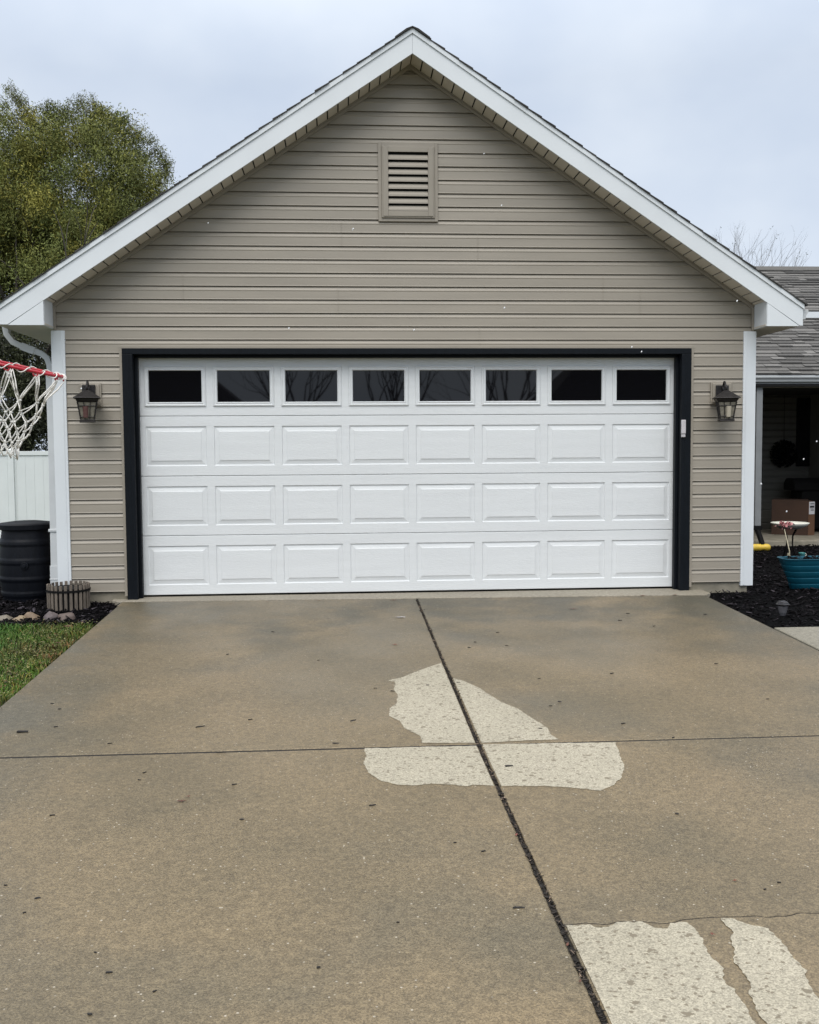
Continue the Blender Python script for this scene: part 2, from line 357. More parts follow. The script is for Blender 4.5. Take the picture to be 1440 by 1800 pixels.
yy0, yy1 = JY-CW-.004, JY+CW+.004; jb.box((LX+.02, yy0, gz(JY)-.02), (RX-.02, yy1, gz(JY)-.0035))
for i in range(len(c2)-1):
    (xa, ya), (xb, yb) = c2[i], c2[i+1]; jb.add([(xa, ya-.006, gz(ya)-.0022), (xb, yb-.006, gz(yb)-.0022), (xb, yb+.006, gz(yb)-.0022), (xa, ya+.006, gz(ya)-.0022)], [(0, 1, 2, 3)])
struct(jb.build('joint_soil', 'soil'))
# garage floor slab edge: the pale strip under the door
ap = MB(); ap.prism([(-2.60, -.12), (2.60, -.285), (2.66, -.21), (2.66, .6), (-2.66, .6), (-2.66, -.05)], 'z', -.12, 0.0); struct(ap.build('garage_slab', 'apron', bevel=.006))
# dry patches: islands of dry concrete left by the drizzle
def patch(px, seed, amp=.008, zoff=.0016):
    poly = jit([tuple(on(u, v)[:2]) for u, v in px], amp, seed)
    if sum(x for x, y in poly)/len(poly) > JX: poly = [(max(x, JX+JW+.006+tilt(y)), y) for x, y in poly]
    else: poly = [(min(x, JX-JW-.006+tilt(y)), y) for x, y in poly]
    poly = [q for i, q in enumerate(poly) if (Vector(q)-Vector(poly[i-1])).length > .001]
    tri = tessellate_polygon([[Vector((x, y, 0)) for x, y in poly]]); fs = []
    for t in tri:
        a, b, c = (Vector(poly[i]) for i in t); fs.append(tuple(t) if (b-a).cross(c-a) > 0 else tuple(t)[::-1])
    return [(x, y, gz(y)+zoff) for x, y in poly], fs
pm = MB()
for i, (px, am) in enumerate([
    ([(776, 1166), (838, 1306), (741, 1307), (739, 1296), (730, 1290), (713, 1282), (702, 1268), (684, 1259), (684, 1246), (698, 1236), (700, 1226), (693, 1213), (694, 1199), (683, 1197), (710, 1190), (738, 1178)], .006),
    ([(793, 1192), (812, 1196), (845, 1211), (862, 1222), (880, 1234), (912, 1247), (938, 1264), (962, 1280), (967, 1292), (982, 1300), (846, 1306)], .006),
    ([(641, 1316), (842, 1311), (869, 1382), (832, 1380), (822, 1383), (796, 1380), (760, 1378), (730, 1381), (700, 1380), (670, 1373), (648, 1358), (638, 1342), (643, 1330)], .008),
    ([(849, 1309), (1083, 1305), (1088, 1322), (1098, 1350), (1094, 1366), (1080, 1380), (1056, 1390), (1010, 1386), (960, 1382), (920, 1382), (879, 1383), (872, 1366)], .008),
    ([(984, 1627), (1035, 1626), (1048, 1632), (1070, 1630), (1085, 1621), (1128, 1621), (1150, 1632), (1170, 1632), (1178, 1624), (1208, 1622), (1222, 1638), (1236, 1652), (1246, 1670), (1258, 1690), (1268, 1700), (1274, 1722), (1292, 1740), (1300, 1754), (1312, 1775), (1340, 1820), (1400, 1900), (1125, 2000), (1056, 1830)], .012),
    ([(1268, 1616), (1290, 1618), (1320, 1628), (1350, 1633), (1372, 1652), (1392, 1680), (1412, 1706), (1425, 1735), (1440, 1752), (1520, 1850), (1560, 1960), (1440, 1960), (1400, 1850), (1345, 1790), (1318, 1745), (1318, 1728), (1300, 1700), (1292, 1692), (1284, 1668), (1278, 1658), (1284, 1640)], .012)]):
    V, Fs = patch(px, i*7.3, am); pm.add(V, Fs)
struct(pm.build('dry_concrete', 'dry'))
# walkway to the right
wk = MB(); slab(wk, [(RX+.012, -1.70), (RX+.012, -3.0), (8., -3.0), (8., -1.70)], .006); struct(wk.build('walkway', 'walk'))
# mulch beds
def bed(mb, x0, x1, y0, y1, st=.25, zf=None):
    xs = np.arange(x0, x1+st*.5, st); ys = np.arange(y0, y1+st*.5, st); b = len(mb.v)
    for y in ys:
        for x in xs: mb.v.append((float(x), float(y), zf(x, y)))
    n = len(xs)
    for j in range(len(ys)-1):
        for i in range(n-1): mb.f.append([b+j*n+i, b+j*n+i+1, b+(j+1)*n+i+1, b+(j+1)*n+i]); mb.m.append(0); mb.t.append((1, 1, 1))
def bz(x, y): return (-.03-.033*y if y > 0 else -.03+.0316*y*.75)+.012*noise.noise(Vector((x*3, y*3, 0)))
bm = MB(); bed(bm, 2.59, 9.2, -1.70, 6.15, .15, bz); struct(bm.build('mulch_bed', 'mulchbase'))
bm = MB(); bed(bm, -5.0, -2.57, -.98, 2.6, .15, bz); struct(bm.build('mulch_bed', 'mulchbase'))
def chips(name, n, sampler, m='chip', lmin=.015, lmax=.055):
    P = sampler(n); n = len(P); ang = NP.uniform(0, 2*math.pi, n); tilt = NP.normal(0, .35, n); roll = NP.normal(0, .4, n)
    l = NP.uniform(lmin, lmax, n)*NP.choice([.6, 1, 1.3], n); w = l*NP.uniform(.15, .38, n); h = w*NP.uniform(.25, .5, n)
    dx = np.stack([np.cos(ang)*np.cos(tilt), np.sin(ang)*np.cos(tilt), np.sin(tilt)], 1)
    s_ = np.stack([-np.sin(ang), np.cos(ang), np.zeros(n)], 1); u = np.cross(dx, s_); dy = s_*np.cos(roll)[:, None]+u*np.sin(roll)[:, None]; dz = np.cross(dx, dy)
    V = np.zeros((n, 8, 3))
    for k, (a, b, c) in enumerate([(-1, -1, -1), (1, -.6, -1), (1, .6, -1), (-1, 1, -1), (-1, -1, 1), (1, -.6, 1), (1, .6, 1), (-1, 1, 1)]):
        V[:, k] = P+dx*(a*l/2)[:, None]+dy*(b*w/2)[:, None]+dz*(c*h/2)[:, None]
    q = np.array([(0, 3, 2, 1), (4, 5, 6, 7), (0, 1, 5, 4), (1, 2, 6, 5), (2, 3, 7, 6), (3, 0, 4, 7)])
    Fc = (np.arange(n)[:, None, None]*8+q[None]).reshape(-1, 4)
    t = NP.choice([.6, 1.0, 2.0, 4.5, 13.0], n, p=[.32, .3, .22, .12, .04])[:, None]*np.array([[1, .97, 1]])
    return npmesh(name, V.reshape(-1, 3), Fc, m, np.repeat(t, 6, 0))
def rbed(n):
    y = NP.uniform(-1.7, 6.05, n*2); x = NP.uniform(2.6, 9.1, n*2)
    k = (x < 3.0+ (y+9.07)*.38) & (NP.random(n*2) < np.where(y < 1.5, 1, .5)); x = x[k]; y = y[k]
    return np.stack([x, y, np.array([bz(a, b) for a, b in zip(x, y)])+NP.uniform(.002, .016, len(x))], 1)
def lbed(n):
    y = NP.uniform(-.97, 1.5, n); x = NP.uniform(-4.2, -2.57, n)
    k = (x < -3.15) | (y < .02); x = x[k]; y = y[k]
    return np.stack([x, y, np.array([bz(a, b) for a, b in zip(x, y)])+NP.uniform(.002, .016, len(x))], 1)
chips('mulch_chips', 17000, rbed); chips('mulch_chips', 6000, lbed)
def jnt(n):
    y = NP.uniform(-9, Y0, n); x = JX+np.maximum(0, JY-y)*.0088+NP.normal(0, .006, n)
    return np.stack([x, y, np.array([0.])+.0316*y-.008+NP.uniform(0, .009, n)], 1)
chips('joint_debris', 2200, jnt, 'debris', .006, .022)

# grass
def grass(n, x0, x1, y0, y1, hmin, hmax, edge=True):
    x = NP.uniform(x0, x1, n); y = NP.uniform(y0, y1, n)
    if edge:
        lim = np.array([LX-.03+.05*noise.noise(Vector((0, b*2.3, 4)))+.04*noise.noise(Vector((3, b*9, 4))) for b in y])
        back = np.array([-.97+.03*noise.noise(Vector((a*6, 2, 4))) for a in x])
        k = (x < lim) & (y < back); x = x[k]; y = y[k]
    kk = np.array([noise.noise(Vector((u*7, v*7, 8))) for u, v in zip(x, y)]) > NP.uniform(-.9, .25, len(x))-.45*(x < LX-.5); x = x[kk]; y = y[kk]
    n = len(x); z = .0316*y-.045; a = NP.uniform(0, 2*math.pi, n); h = NP.uniform(hmin, hmax, n); w = NP.uniform(.0018, .0035, n); ln = NP.uniform(.3, 1.1, n)*h
    P = np.stack([x, y, z], 1); side = np.stack([-np.sin(a), np.cos(a), np.zeros(n)], 1)*w[:, None]; d = np.stack([np.cos(a), np.sin(a), np.zeros(n)], 1)
    up = np.array([0, 0, 1.])
    V = np.zeros((n, 6, 3)); V[:, 0] = P-side; V[:, 1] = P+side
    m1 = P+d*(ln*.3)[:, None]+up*(h*.6)[:, None]; V[:, 2] = m1+side*.8; V[:, 3] = m1-side*.8
    t1 = P+d*ln[:, None]+up*(h*NP.uniform(.75, 1, n))[:, None]; V[:, 4] = t1+side*.15; V[:, 5] = t1-side*.15
    Fc = (np.arange(n)[:, None, None]*6+np.array([(0, 1, 2, 3), (3, 2, 4, 5)])[None]).reshape(-1, 4)
    g = np.array([noise.noise(Vector((u*1.7, v*1.7, 0)))+.9*noise.noise(Vector((u*6, v*6, 2))) for u, v in zip(x, y)])
    near = np.clip((x-(LX-.9))/.9, 0, 1)             # drier, yellower turf along the edge
    t = np.stack([NP.uniform(.7, 1.2, n)*(1+.9*near), NP.uniform(.8, 1.25, n)*(1+.45*g), NP.uniform(.7, 1.3, n)], 1)
    dead = NP.random(n) < .05+.12*near; t[dead] = t[dead]*np.array([2.6, 1.35, 2.2])
    return npmesh('grass', V.reshape(-1, 3), Fc, 'blade', np.repeat(t, 2, 0))
grass(95000, -4.9, LX+.02, -6.2, -.92, .03, .062)
def leaflets(n, f, m='litter'):
    P, tl = f(n); n = len(P); a = NP.uniform(0, 2*math.pi, n); l = NP.uniform(.006, .013, n); w = l*NP.uniform(.3, .5, n); b = NP.normal(0, .35, n)
    d = np.stack([np.cos(a), np.sin(a), np.sin(b)*.7], 1)*l[:, None]; s_ = np.stack([-np.sin(a), np.cos(a), NP.normal(0, .3, n)], 1)*w[:, None]
    V = np.stack([P-d, P-s_+[0, 0, .002], P+d, P+s_+[0, 0, .002]], 1)
    Fc = np.arange(n*4).reshape(n, 4); return npmesh('leaf_litter', V.reshape(-1, 3), Fc, m, tl)
def litt(n):
    y = NP.uniform(-6., -.95, n); x = LX-.06+.07*NP.normal(0, 1, n)-np.abs(NP.normal(0, .22, n)); k = (x < LX+.03)
    x = x[k]; y = y[k]; z = .0316*y+np.where(x > LX-.02, .006, NP.uniform(-.01, .02, len(x)))
    c = np.array([(1, 1, 1), (.7, .8, .7), (1.4, 1.3, 1.5), (.8, .35, .4), (.25, .2, .3)]); t = c[NP.choice(5, len(x), p=[.33, .25, .12, .15, .15])]*NP.uniform(.7, 1.2, (len(x), 1))
    return np.stack([x, y, z], 1), t
leaflets(3000, litt)

# ================================================================== GARAGE
G = thing('garage', 'tan vinyl sided garage with white gable trim, wide white door and shingled roof', 'garage', (0, 0, 0))
PITCH = 2/3.; FA = 4.640; OV = .30; CS = .1161; ZA = 2.2774; HWALL = 3.10; YB = 7.0
def fb(x): return FA-PITCH*abs(x)                     # fascia bottom line
prof = [(1.0, .014), (.955, .013), (.952, .003), (.93, .003), (.72, -.0085), (.67, -.0095), (.62, -.0065), (.06, -.0085), (.02, -.0105), (0, -.0105), (0, .014)]   # (share of height, y)
def course(mb, xl, xr, zb, zt, lo=None):
    pr = [(zb+(zt-zb)*a, y) for a, y in prof]
    if lo is not None: pr = [(max(z, lo), y) for z, y in pr]
    vs = [(xl(z), y, z) for z, y in pr]+[(xr(z), y, z) for z, y in pr]; n = len(pr)
    mb.add(vs, [(i, n+i, n+i+1, i+1)[::-1] for i in range(n-1)])
sd = MB(); FW = 2.528; JC = .016; FT = 2.198
for k in range(19, -22, -1):
    zb = ZA-CS*k; zt = zb+CS
    if zb > FA-.02: break
    def xr(z, zb=zb): return max(.0, min(HWALL, (FA-.005-z)/PITCH)) if z > 2.5 else HWALL
    def xl(z): return -xr(z)
    if k >= 2:
        course(sd, xl, lambda z: -FW-JC*.5, zb, zt); course(sd, lambda z: FW+JC*.5, xr, zb, zt)
    elif k == 1:
        course(sd, xl, lambda z: -FW-JC*.5, zb, zt); course(sd, lambda z: FW+JC*.5, xr, zb, zt)
        course(sd, lambda z: -FW-JC*.5, lambda z: FW+JC*.5, zb, zt, lo=FT+JC*.5)
    else: course(sd, xl, xr, zb, zt)
# laps where two siding panels overlap
for u, v0, v1 in ((600, 393, 430), (840, 440, 478), (1060, 488, 524), (322, 488, 524), (595, 540, 572), (843, 590, 612), (1125, 540, 572)):
    p = at(u, (v0+v1)/2, 0); k = round((ZA-p[2]-.0)/CS); zb = ZA-CS*k-CS*.5; zb = ZA-CS*round((ZA-zb)/CS)
    for q in (0, 1):
        course(sd, lambda z: p[0]-.002, lambda z: p[0]+.002, zb+q*CS+.001, zb+(q+1)*CS+.001)
        for i in range(len(prof)*2): sd.v[-1-i] = (sd.v[-1-i][0], sd.v[-1-i][1]-.0045, sd.v[-1-i][2])
sd.build('siding', 'siding', G)
wb = MB()
wb.prism([(-3.08, -.04), (-FW+.06, -.04), (-FW+.06, FT-.03), (FW-.06, FT-.03), (FW-.06, -.04), (3.08, -.04), (3.08, 2.55), (0, FA+.0), (-3.08, 2.55)], 'y', .016, .10)
wb.box((-3.09, .101, -.04), (-2.97, YB, 2.5)); wb.box((2.97, .101, -.04), (3.09, YB, 2.5)); wb.prism([(-2.96, -.04), (2.96, -.04), (2.96, 2.55), (0, 4.5), (-2.96, 2.55)], 'y', YB-.1, YB)
wb.build('wall', 'siding', G)
fo = MB()
for s in (-1, 1):
    fo = MB(); a, b = sorted((s*2.5, s*3.085)); c, d = sorted((s*2.95, s*3.085)); fo.box((a, .012, -.25), (b, .2, .068)); fo.box((c, .201, -.3), (d, YB, -.045))
    fo.build('foundation', 'found', G)
# corner posts
for s in (-1, 1):
    zb = .17-.13 if s > 0 else .03
    a, b = sorted((s*3.012, s*3.128)); m_ = MB(); m_.box((a, -.022, .035), (b, .09, 2.352)); c, d = sorted((s*3.035, s*3.048))
    m_.box((c, -.026, .04), (d, -.0225, 2.35)); m_.build('corner_post', 'white', G, bevel=.004)
# J-channel round the door frame
jc = MB()
for s in (-1, 1):
    a, b = sorted((s*(FW+.0005), s*(FW+JC+.008))); jc.box((a, -.020, .03), (b, .01, FT+.0005))
jc.box((-FW-JC-.008, -.020, FT+.001), (FW+JC+.008, .01, FT+JC+.006)); jc.build('channel_trim', 'tanmetal', G, bevel=.002)
# black door frame
fr = MB(); IW = 2.438; HZ = 2.146
for s in (-1, 1):
    a, b = sorted((s*IW, s*FW)); fr.box((a, -.03, -.012), (b, .1, HZ+.002))
    a, b = sorted((s*(IW-.0), s*(IW+.03))); fr.box((a, -.036, -.012), (b, -.031, HZ))
    a, b = sorted((s*(IW-.028), s*(IW-.001))); fr.box((a, .045, .0), (b, .105, HZ-.003))
fr.box((-FW, -.03, HZ+.003), (FW, .1, FT)); fr.box((-IW+.001, .045, HZ-.022), (IW-.001, .105, HZ+.001))
fr.build('door_frame', 'black', G, bevel=.004)
# overhead door ---------------------------------------------------
DY = .12; XS = [-2.3318+.4634/2+i*.602 for i in range(8)]; ROW = [2.148, 1.615, 1.0816, .5482, .0147]
dr = MB(); DH = 2.43
def grid_panel(mb, z0, z1, holes, y):
    """flat face with rectangular holes (x0,x1,z0,z1) all in one band"""
    xs = [-DH]+[q for h in holes for q in (h[0], h[1])]+[DH]; ha, hb = holes[0][2], holes[0][3]
    mb.add([(-DH, y, z0), (DH, y, z0), (DH, y, ha), (-DH, y, ha)], [(0, 1, 2, 3)]); mb.add([(-DH, y, hb), (DH, y, hb), (DH, y, z1), (-DH, y, z1)], [(0, 1, 2, 3)])
    for i in range(0, len(xs), 2): mb.add([(xs[i], y, ha), (xs[i+1], y, ha), (xs[i+1], y, hb), (xs[i], y, hb)], [(0, 1, 2, 3)])
def rings(mb, h, steps, cap=True):
    last = None
    for d, y in steps:
        r = [(h[0]+d, y, h[2]+d), (h[1]-d, y, h[2]+d), (h[1]-d, y, h[3]-d), (h[0]+d, y, h[3]-d)]
        if last:
            for i in range(4): mb.add([last[i], last[(i+1) % 4], r[(i+1) % 4], r[i]], [(0, 1, 2, 3)])
        last = r
    if cap: mb.add(last, [(0, 1, 2, 3)])
door = None
for r in range(4):
    zt, zb = ROW[r]-.0015, ROW[r+1]+.0015; mid = (zt+zb)/2
    holes = [(x-.268, x+.268, mid-.176, mid+.176) for x in XS] if r else [(x-.262, x+.262, mid-.170-.004, mid+.166) for x in XS]
    grid_panel(dr, zb+.004, zt-.004, holes, DY)
    dr.add([(-DH, DY, zt-.004), (DH, DY, zt-.004), (DH, DY+.006, zt), (-DH, DY+.006, zt)], [(0, 1, 2, 3)])
    dr.add([(-DH, DY+.006, zb), (DH, DY+.006, zb), (DH, DY, zb+.004), (-DH, DY, zb+.004)], [(0, 1, 2, 3)])
    dr.add([(-DH, DY+.006, zt), (DH, DY+.006, zt), (DH, DY+.04, zt), (-DH, DY+.04, zt)], [(0, 1, 2, 3)]); dr.add([(-DH, DY+.006, zb), (DH, DY+.006, zb), (DH, DY+.04, zb), (-DH, DY+.04, zb)], [(3, 2, 1, 0)])
    for h in holes:
        if r: rings(dr, h, [(0, DY), (.005, DY+.009), (.012, DY+.0095), (.043, DY+.0035), (.047, DY-.0005), (.052, DY-.001)])
        else: rings(dr, h, [(0, DY), (.0, DY+.03)], cap=False)
DOOR = dr.build('garage_door', 'door', G)
bk = MB(); bk.box((-DH, DY+.045, .0147), (DH, DY+.06, 2.148)); bk.build('door_core', 'dark', DOOR)
gs = MB(); gs.tube([(-DH, DY+.02, .007), (DH, DY+.02, .007)], .0105, 8); gs.build('bottom_seal', 'rubber', DOOR)
mid = (ROW[0]+ROW[1])/2
for x in XS:
    h = (x-.270, x+.270, mid-.182, mid+.174); wf = MB()
    rings(wf, h, [(0, DY-.0005), (.003, DY-.010), (.012, DY-.013), (.018, DY-.0075), (.026, DY-.0075), (.031, DY-.012), (.036, DY-.010), (.040, DY+.008)], cap=False)
    w_ = wf.build('window_frame', 'door', DOOR)
    pn = MB(); pn.box((h[0]+.036, DY+.007, h[2]+.036), (h[1]-.036, DY+.012, h[3]-.036)); pn.build('window_pane', 'glass', DOOR)
# fascia, frieze strip, return boxes -------------------------------
def rake(mb, s, lo, hi, y0, y1, x0=0., x1=3.43, endcut=None):
    p = [(s*x0, fb(x0)+lo), (s*x1, fb(x1)+lo), (s*x1, fb(x1)+hi), (s*x0, fb(x0)+hi)]
    if s < 0: p = p[::-1]
    mb.prism(p, 'y', y0, y1)
for s in (-1, 1):
    XE = 3.43 if s > 0 else 3.51
    f = MB(); p = [(s*.0008, fb(0)), (s*3.40, fb(3.40)), (s*XE, 2.3705), (s*XE, fb(XE)+.163), (s*.0008, fb(0)+.163)]
    p[1] = (s*3.405, 2.3705)
    f.prism(p if s > 0 else p[::-1], 'y', -OV, -OV+.02); f.build('fascia_board', 'white', G)
    f = MB(); rake(f, s, .1645, .205, -OV-.012, -OV+.01, .0, XE+.007); f.build('fascia_cap', 'white', G)
    # eave return (front triangle, inner face, underside along the side wall)
    f = MB(); p = [(s*3.107, 2.366), (s*3.401, 2.366), (s*3.107, fb(3.107)-.0015)]
    f.prism(p if s > 0 else p[::-1], 'y', -OV+.0015, -OV+.018)
    a, b = sorted((s*3.105, s*3.1065+s*.010)); f.box((a, -OV+.0185, 2.366), (b, -.014, fb(3.105)+.03))
    f.build('eave_return', 'white', G)
    f = MB(); a, b = sorted((s*3.10, s*(XE-.005))); f.box((a, -OV+.019, 2.372), (b, YB, 2.384)); f.build('eave_soffit', 'soffit', G)
    f = MB(); a, b = sorted((s*(XE-.017), s*(XE-.003))); f.box((a, -OV+.0215, 2.3845), (b, YB, 2.52)); f.build('eave_fascia', 'white', G)
    f = MB(); pf = [(XE+.001, 2.43), (XE+.045, 2.43), (XE+.052, 2.47), (XE+.07, 2.49), (XE+.07, 2.515), (XE+.001, 2.515)]
    pf = [(s*x, z) for x, z in pf]; f.prism(pf if s > 0 else pf[::-1], 'y', -OV+.045, YB); f.build('gutter', 'whitegrey', G, bevel=.002)
    # soffit strips across the overhang
    f = MB(); sp = .0905; n_ = int(3.10/sp)
    for i in range(n_+1):
        x0 = .004+i*sp; x1 = min(x0+sp-.011, 3.10)
        if x1-x0 < .01: continue
        vs = []
        for z in (.012, .02):
            vs += [(s*x0, -OV+.0205, fb(x0)+z), (s*x1, -OV+.0205, fb(x1)+z), (s*x1, -.03, fb(x1)+z), (s*x0, -.03, fb(x0)+z)]
        if s < 0: vs = [vs[q] for q in (1, 0, 3, 2, 5, 4, 7, 6)]
        f.hexa(vs)
    f.build('soffit', 'soffit', G)
    f = MB(); rake(f, s, .024, .03, -OV+.0205, -.013, 0, 3.1); f.build('soffit_backing', 'dark', G)
    f = MB(); rake(f, s, -.028, .0, -.022, -.013, 0, 3.105); rake(f, s, .001, .0105, -.034, -.013, 0, 3.105); f.build('rake_trim', 'tanmetal', G)
    f = MB(); a, b = sorted((s*3.082, s*3.103)); f.box((a, -.028, 2.356), (b, -.0125, fb(3.1)-.01)); f.build('side_channel', 'tanmetal', G)
# roof: deck and shingle courses
rf = MB()
for s in (-1, 1):
    p = [(0, fb(0)+.1655), (s*3.41, fb(3.41)+.1655), (s*3.41, fb(3.41)+.204), (0, fb(0)+.204)]
    rf.prism(p if s > 0 else p[::-1], 'y', -OV+.012, YB+.2)
ROOF = rf.build('roof', 'shingledk', G)
sh = MB(); ex = .118
for s in (-1, 1):
    i = 0; x = 3.462 if s > 0 else 3.54
    while x > .0:
        x0 = max(x-ex*1.02, 0.); t = R_.uniform(.0, .004); yf = -OV-.022+R_.uniform(-.006, .006)
        lo0, hi0, hi1 = .206, .206+.014+t, .206+.006
        vs = [(s*x0, yf, fb(x0)+lo0), (s*x, yf, fb(x)+lo0), (s*x, YB+.25, fb(x)+lo0), (s*x0, YB+.25, fb(x0)+lo0), (s*x0, yf, fb(x0)+hi1), (s*x, yf, fb(x)+hi0), (s*x, YB+.25, fb(x)+hi0), (s*x0, YB+.25, fb(x0)+hi1)]
        if s < 0: vs = [vs[q] for q in (1, 0, 3, 2, 5, 4, 7, 6)]
        sh.tone = (lambda q: (q, q, q))(R_.uniform(.25, .5)); sh.hexa(vs); x -= ex; i += 1
cp = [(-.15, fb(.15)+.210), (-.148, fb(.15)+.226), (-.05, fb(.05)+.228), (0, fb(.05)+.247), (.05, fb(.05)+.228), (.148, fb(.15)+.226), (.15, fb(.15)+.210), (0, fb(0)+.208)]
sh.prism(cp, 'y', -OV-.03, YB+.25)
sh.build('shingles', 'shingle', ROOF)
# gable vent -------------------------------------------------------
a = at(666, 389, -.02); b = at(769, 251, -.02); cx = (a[0]+b[0])/2; x0, x1, z0, z1 = cx-.262, cx+.262, a[2], b[2]
vt = MB()
def ringbox(mb, x0, x1, z0, z1, w, ya, yb):
    mb.box((x0, ya, z0), (x0+w, yb, z1)); mb.box((x1-w, ya, z0), (x1, yb, z1)); mb.box((x0+w, ya, z0), (x1-w, yb, z0+w)); mb.box((x0+w, ya, z1-w), (x1-w, yb, z1))
ringbox(vt, x0, x1, z0, z1, .030, -.024, -.001); ringbox(vt, x0+.0305, x1-.0305, z0+.0305, z1-.0305, .030, -.036, -.001)
ringbox(vt, x0+.030+.012, x1-.030-.012, z0+.030+.012, z1-.030-.012, .045, -.042, -.0365)
VENT = vt.build('gable_vent', 'tanmetal', G, bevel=.003)
vb = MB(); vb.box((x0+.06, -.014, z0+.06), (x1-.06, -.012, z1-.06)); vb.build('vent_backing', 'dark', VENT)
ix0, ix1, iz0, iz1 = x0+.088, x1-.088, z0+.090, z1-.090; ns = 8
for i in range(ns):
    zz = iz1-(iz1-iz0)*(i+1)/ns; hs = (iz1-iz0)/ns; lv = MB()
    vs = [(ix0, -.040, zz), (ix1, -.040, zz), (ix1, -.036, zz), (ix0, -.036, zz), (ix0, -.0385, zz+hs*.22), (ix1, -.0385, zz+hs*.22), (ix1, -.0345, zz+hs*.22), (ix0, -.0345, zz+hs*.22)]; lv.hexa(vs)
    vs = [(ix0, -.038, zz+hs*.23), (ix1, -.038, zz+hs*.23), (ix1, -.034, zz+hs*.2), (ix0, -.034, zz+hs*.2), (ix0, -.021, zz+hs*.74), (ix1, -.021, zz+hs*.74), (ix1, -.017, zz+hs*.72), (ix0, -.017, zz+hs*.72)]; lv.hexa(vs)
    lv.build('louvre', 'tanmetal', VENT)
# downspout, left side
ds = MB()
def rtube(mb, pts, w, d):        # rectangular pipe through points lying in a plane of constant y
    k = len(pts); vs = []
    for i, p in enumerate(pts):
        p = Vector(p); q = (Vector(pts[min(i+1, k-1)])-Vector(pts[max(i-1, 0)])).normalized(); nn = Vector((q.z, 0, -q.x))
        for a, b in ((-1, -1), (1, -1), (1, 1), (-1, 1)): vs.append(p+nn*a*w/2+Vector((0, b*d/2, 0)))
    fs = [(0, 1, 2, 3), tuple(range(4*k-4, 4*k))[::-1]]
    for i in range(k-1):
        for j in range(4): fs.append((i*4+j, (i+1)*4+j, (i+1)*4+(j+1) % 4, i*4+(j+1) % 4))
    mb.add(vs, fs)
dp = [at(u, v, .12) for u, v in ((9, 567), (13, 588), (24, 602), (38, 608.5), (40, 609.5), (61, 617), (62, 617.5), (74, 622), (84, 630), (88.5, 643), (89.5, 655))]
rtube(ds, dp, .050, .07); bx = dp[-1]; rtube(ds, [bx, (bx[0]+.002, .12, 1.2), (bx[0]-.004, .12, .30)], .072, .075)
for (u, v, u2, v2) in ((39, 609, 62, 617.5),):
    p, q = Vector(at(u, v, .12)), Vector(at(u2, v2, .12)); rtube(ds, [p, q], .066, .083)
p = (bx[0]-.004, .12, .30); ds.box((p[0]-.042, .075, .02), (p[0]+.042, .165, .30)); ds.box((p[0]-.046, .072, .17), (p[0]+.046, .168, .185)); ds.box((p[0]-.046, .072, .60), (p[0]+.046, .168, .625))
ds.build('downspout', 'whitegrey', G, bevel=.004)

# keypad on the door frame
kp = thing('keypad', 'small pale rectangular opener keypad on the right side of the black door frame', 'keypad', tuple(at(1200, 768, -.045)))
a = at(1197, 768.5, -.04); b = at(1205, 738, -.04)
m_ = MB(); m_.box((a[0], -.062, a[2]+.03), (b[0], -.0365, b[2])); m_.build('cover', 'pale', kp, bevel=.006)
m_ = MB(); m_.box((a[0]+.002, -.055, a[2]), (b[0]-.002, -.0365, a[2]+.028)); m_.build('base', 'pale', kp, bevel=.004)

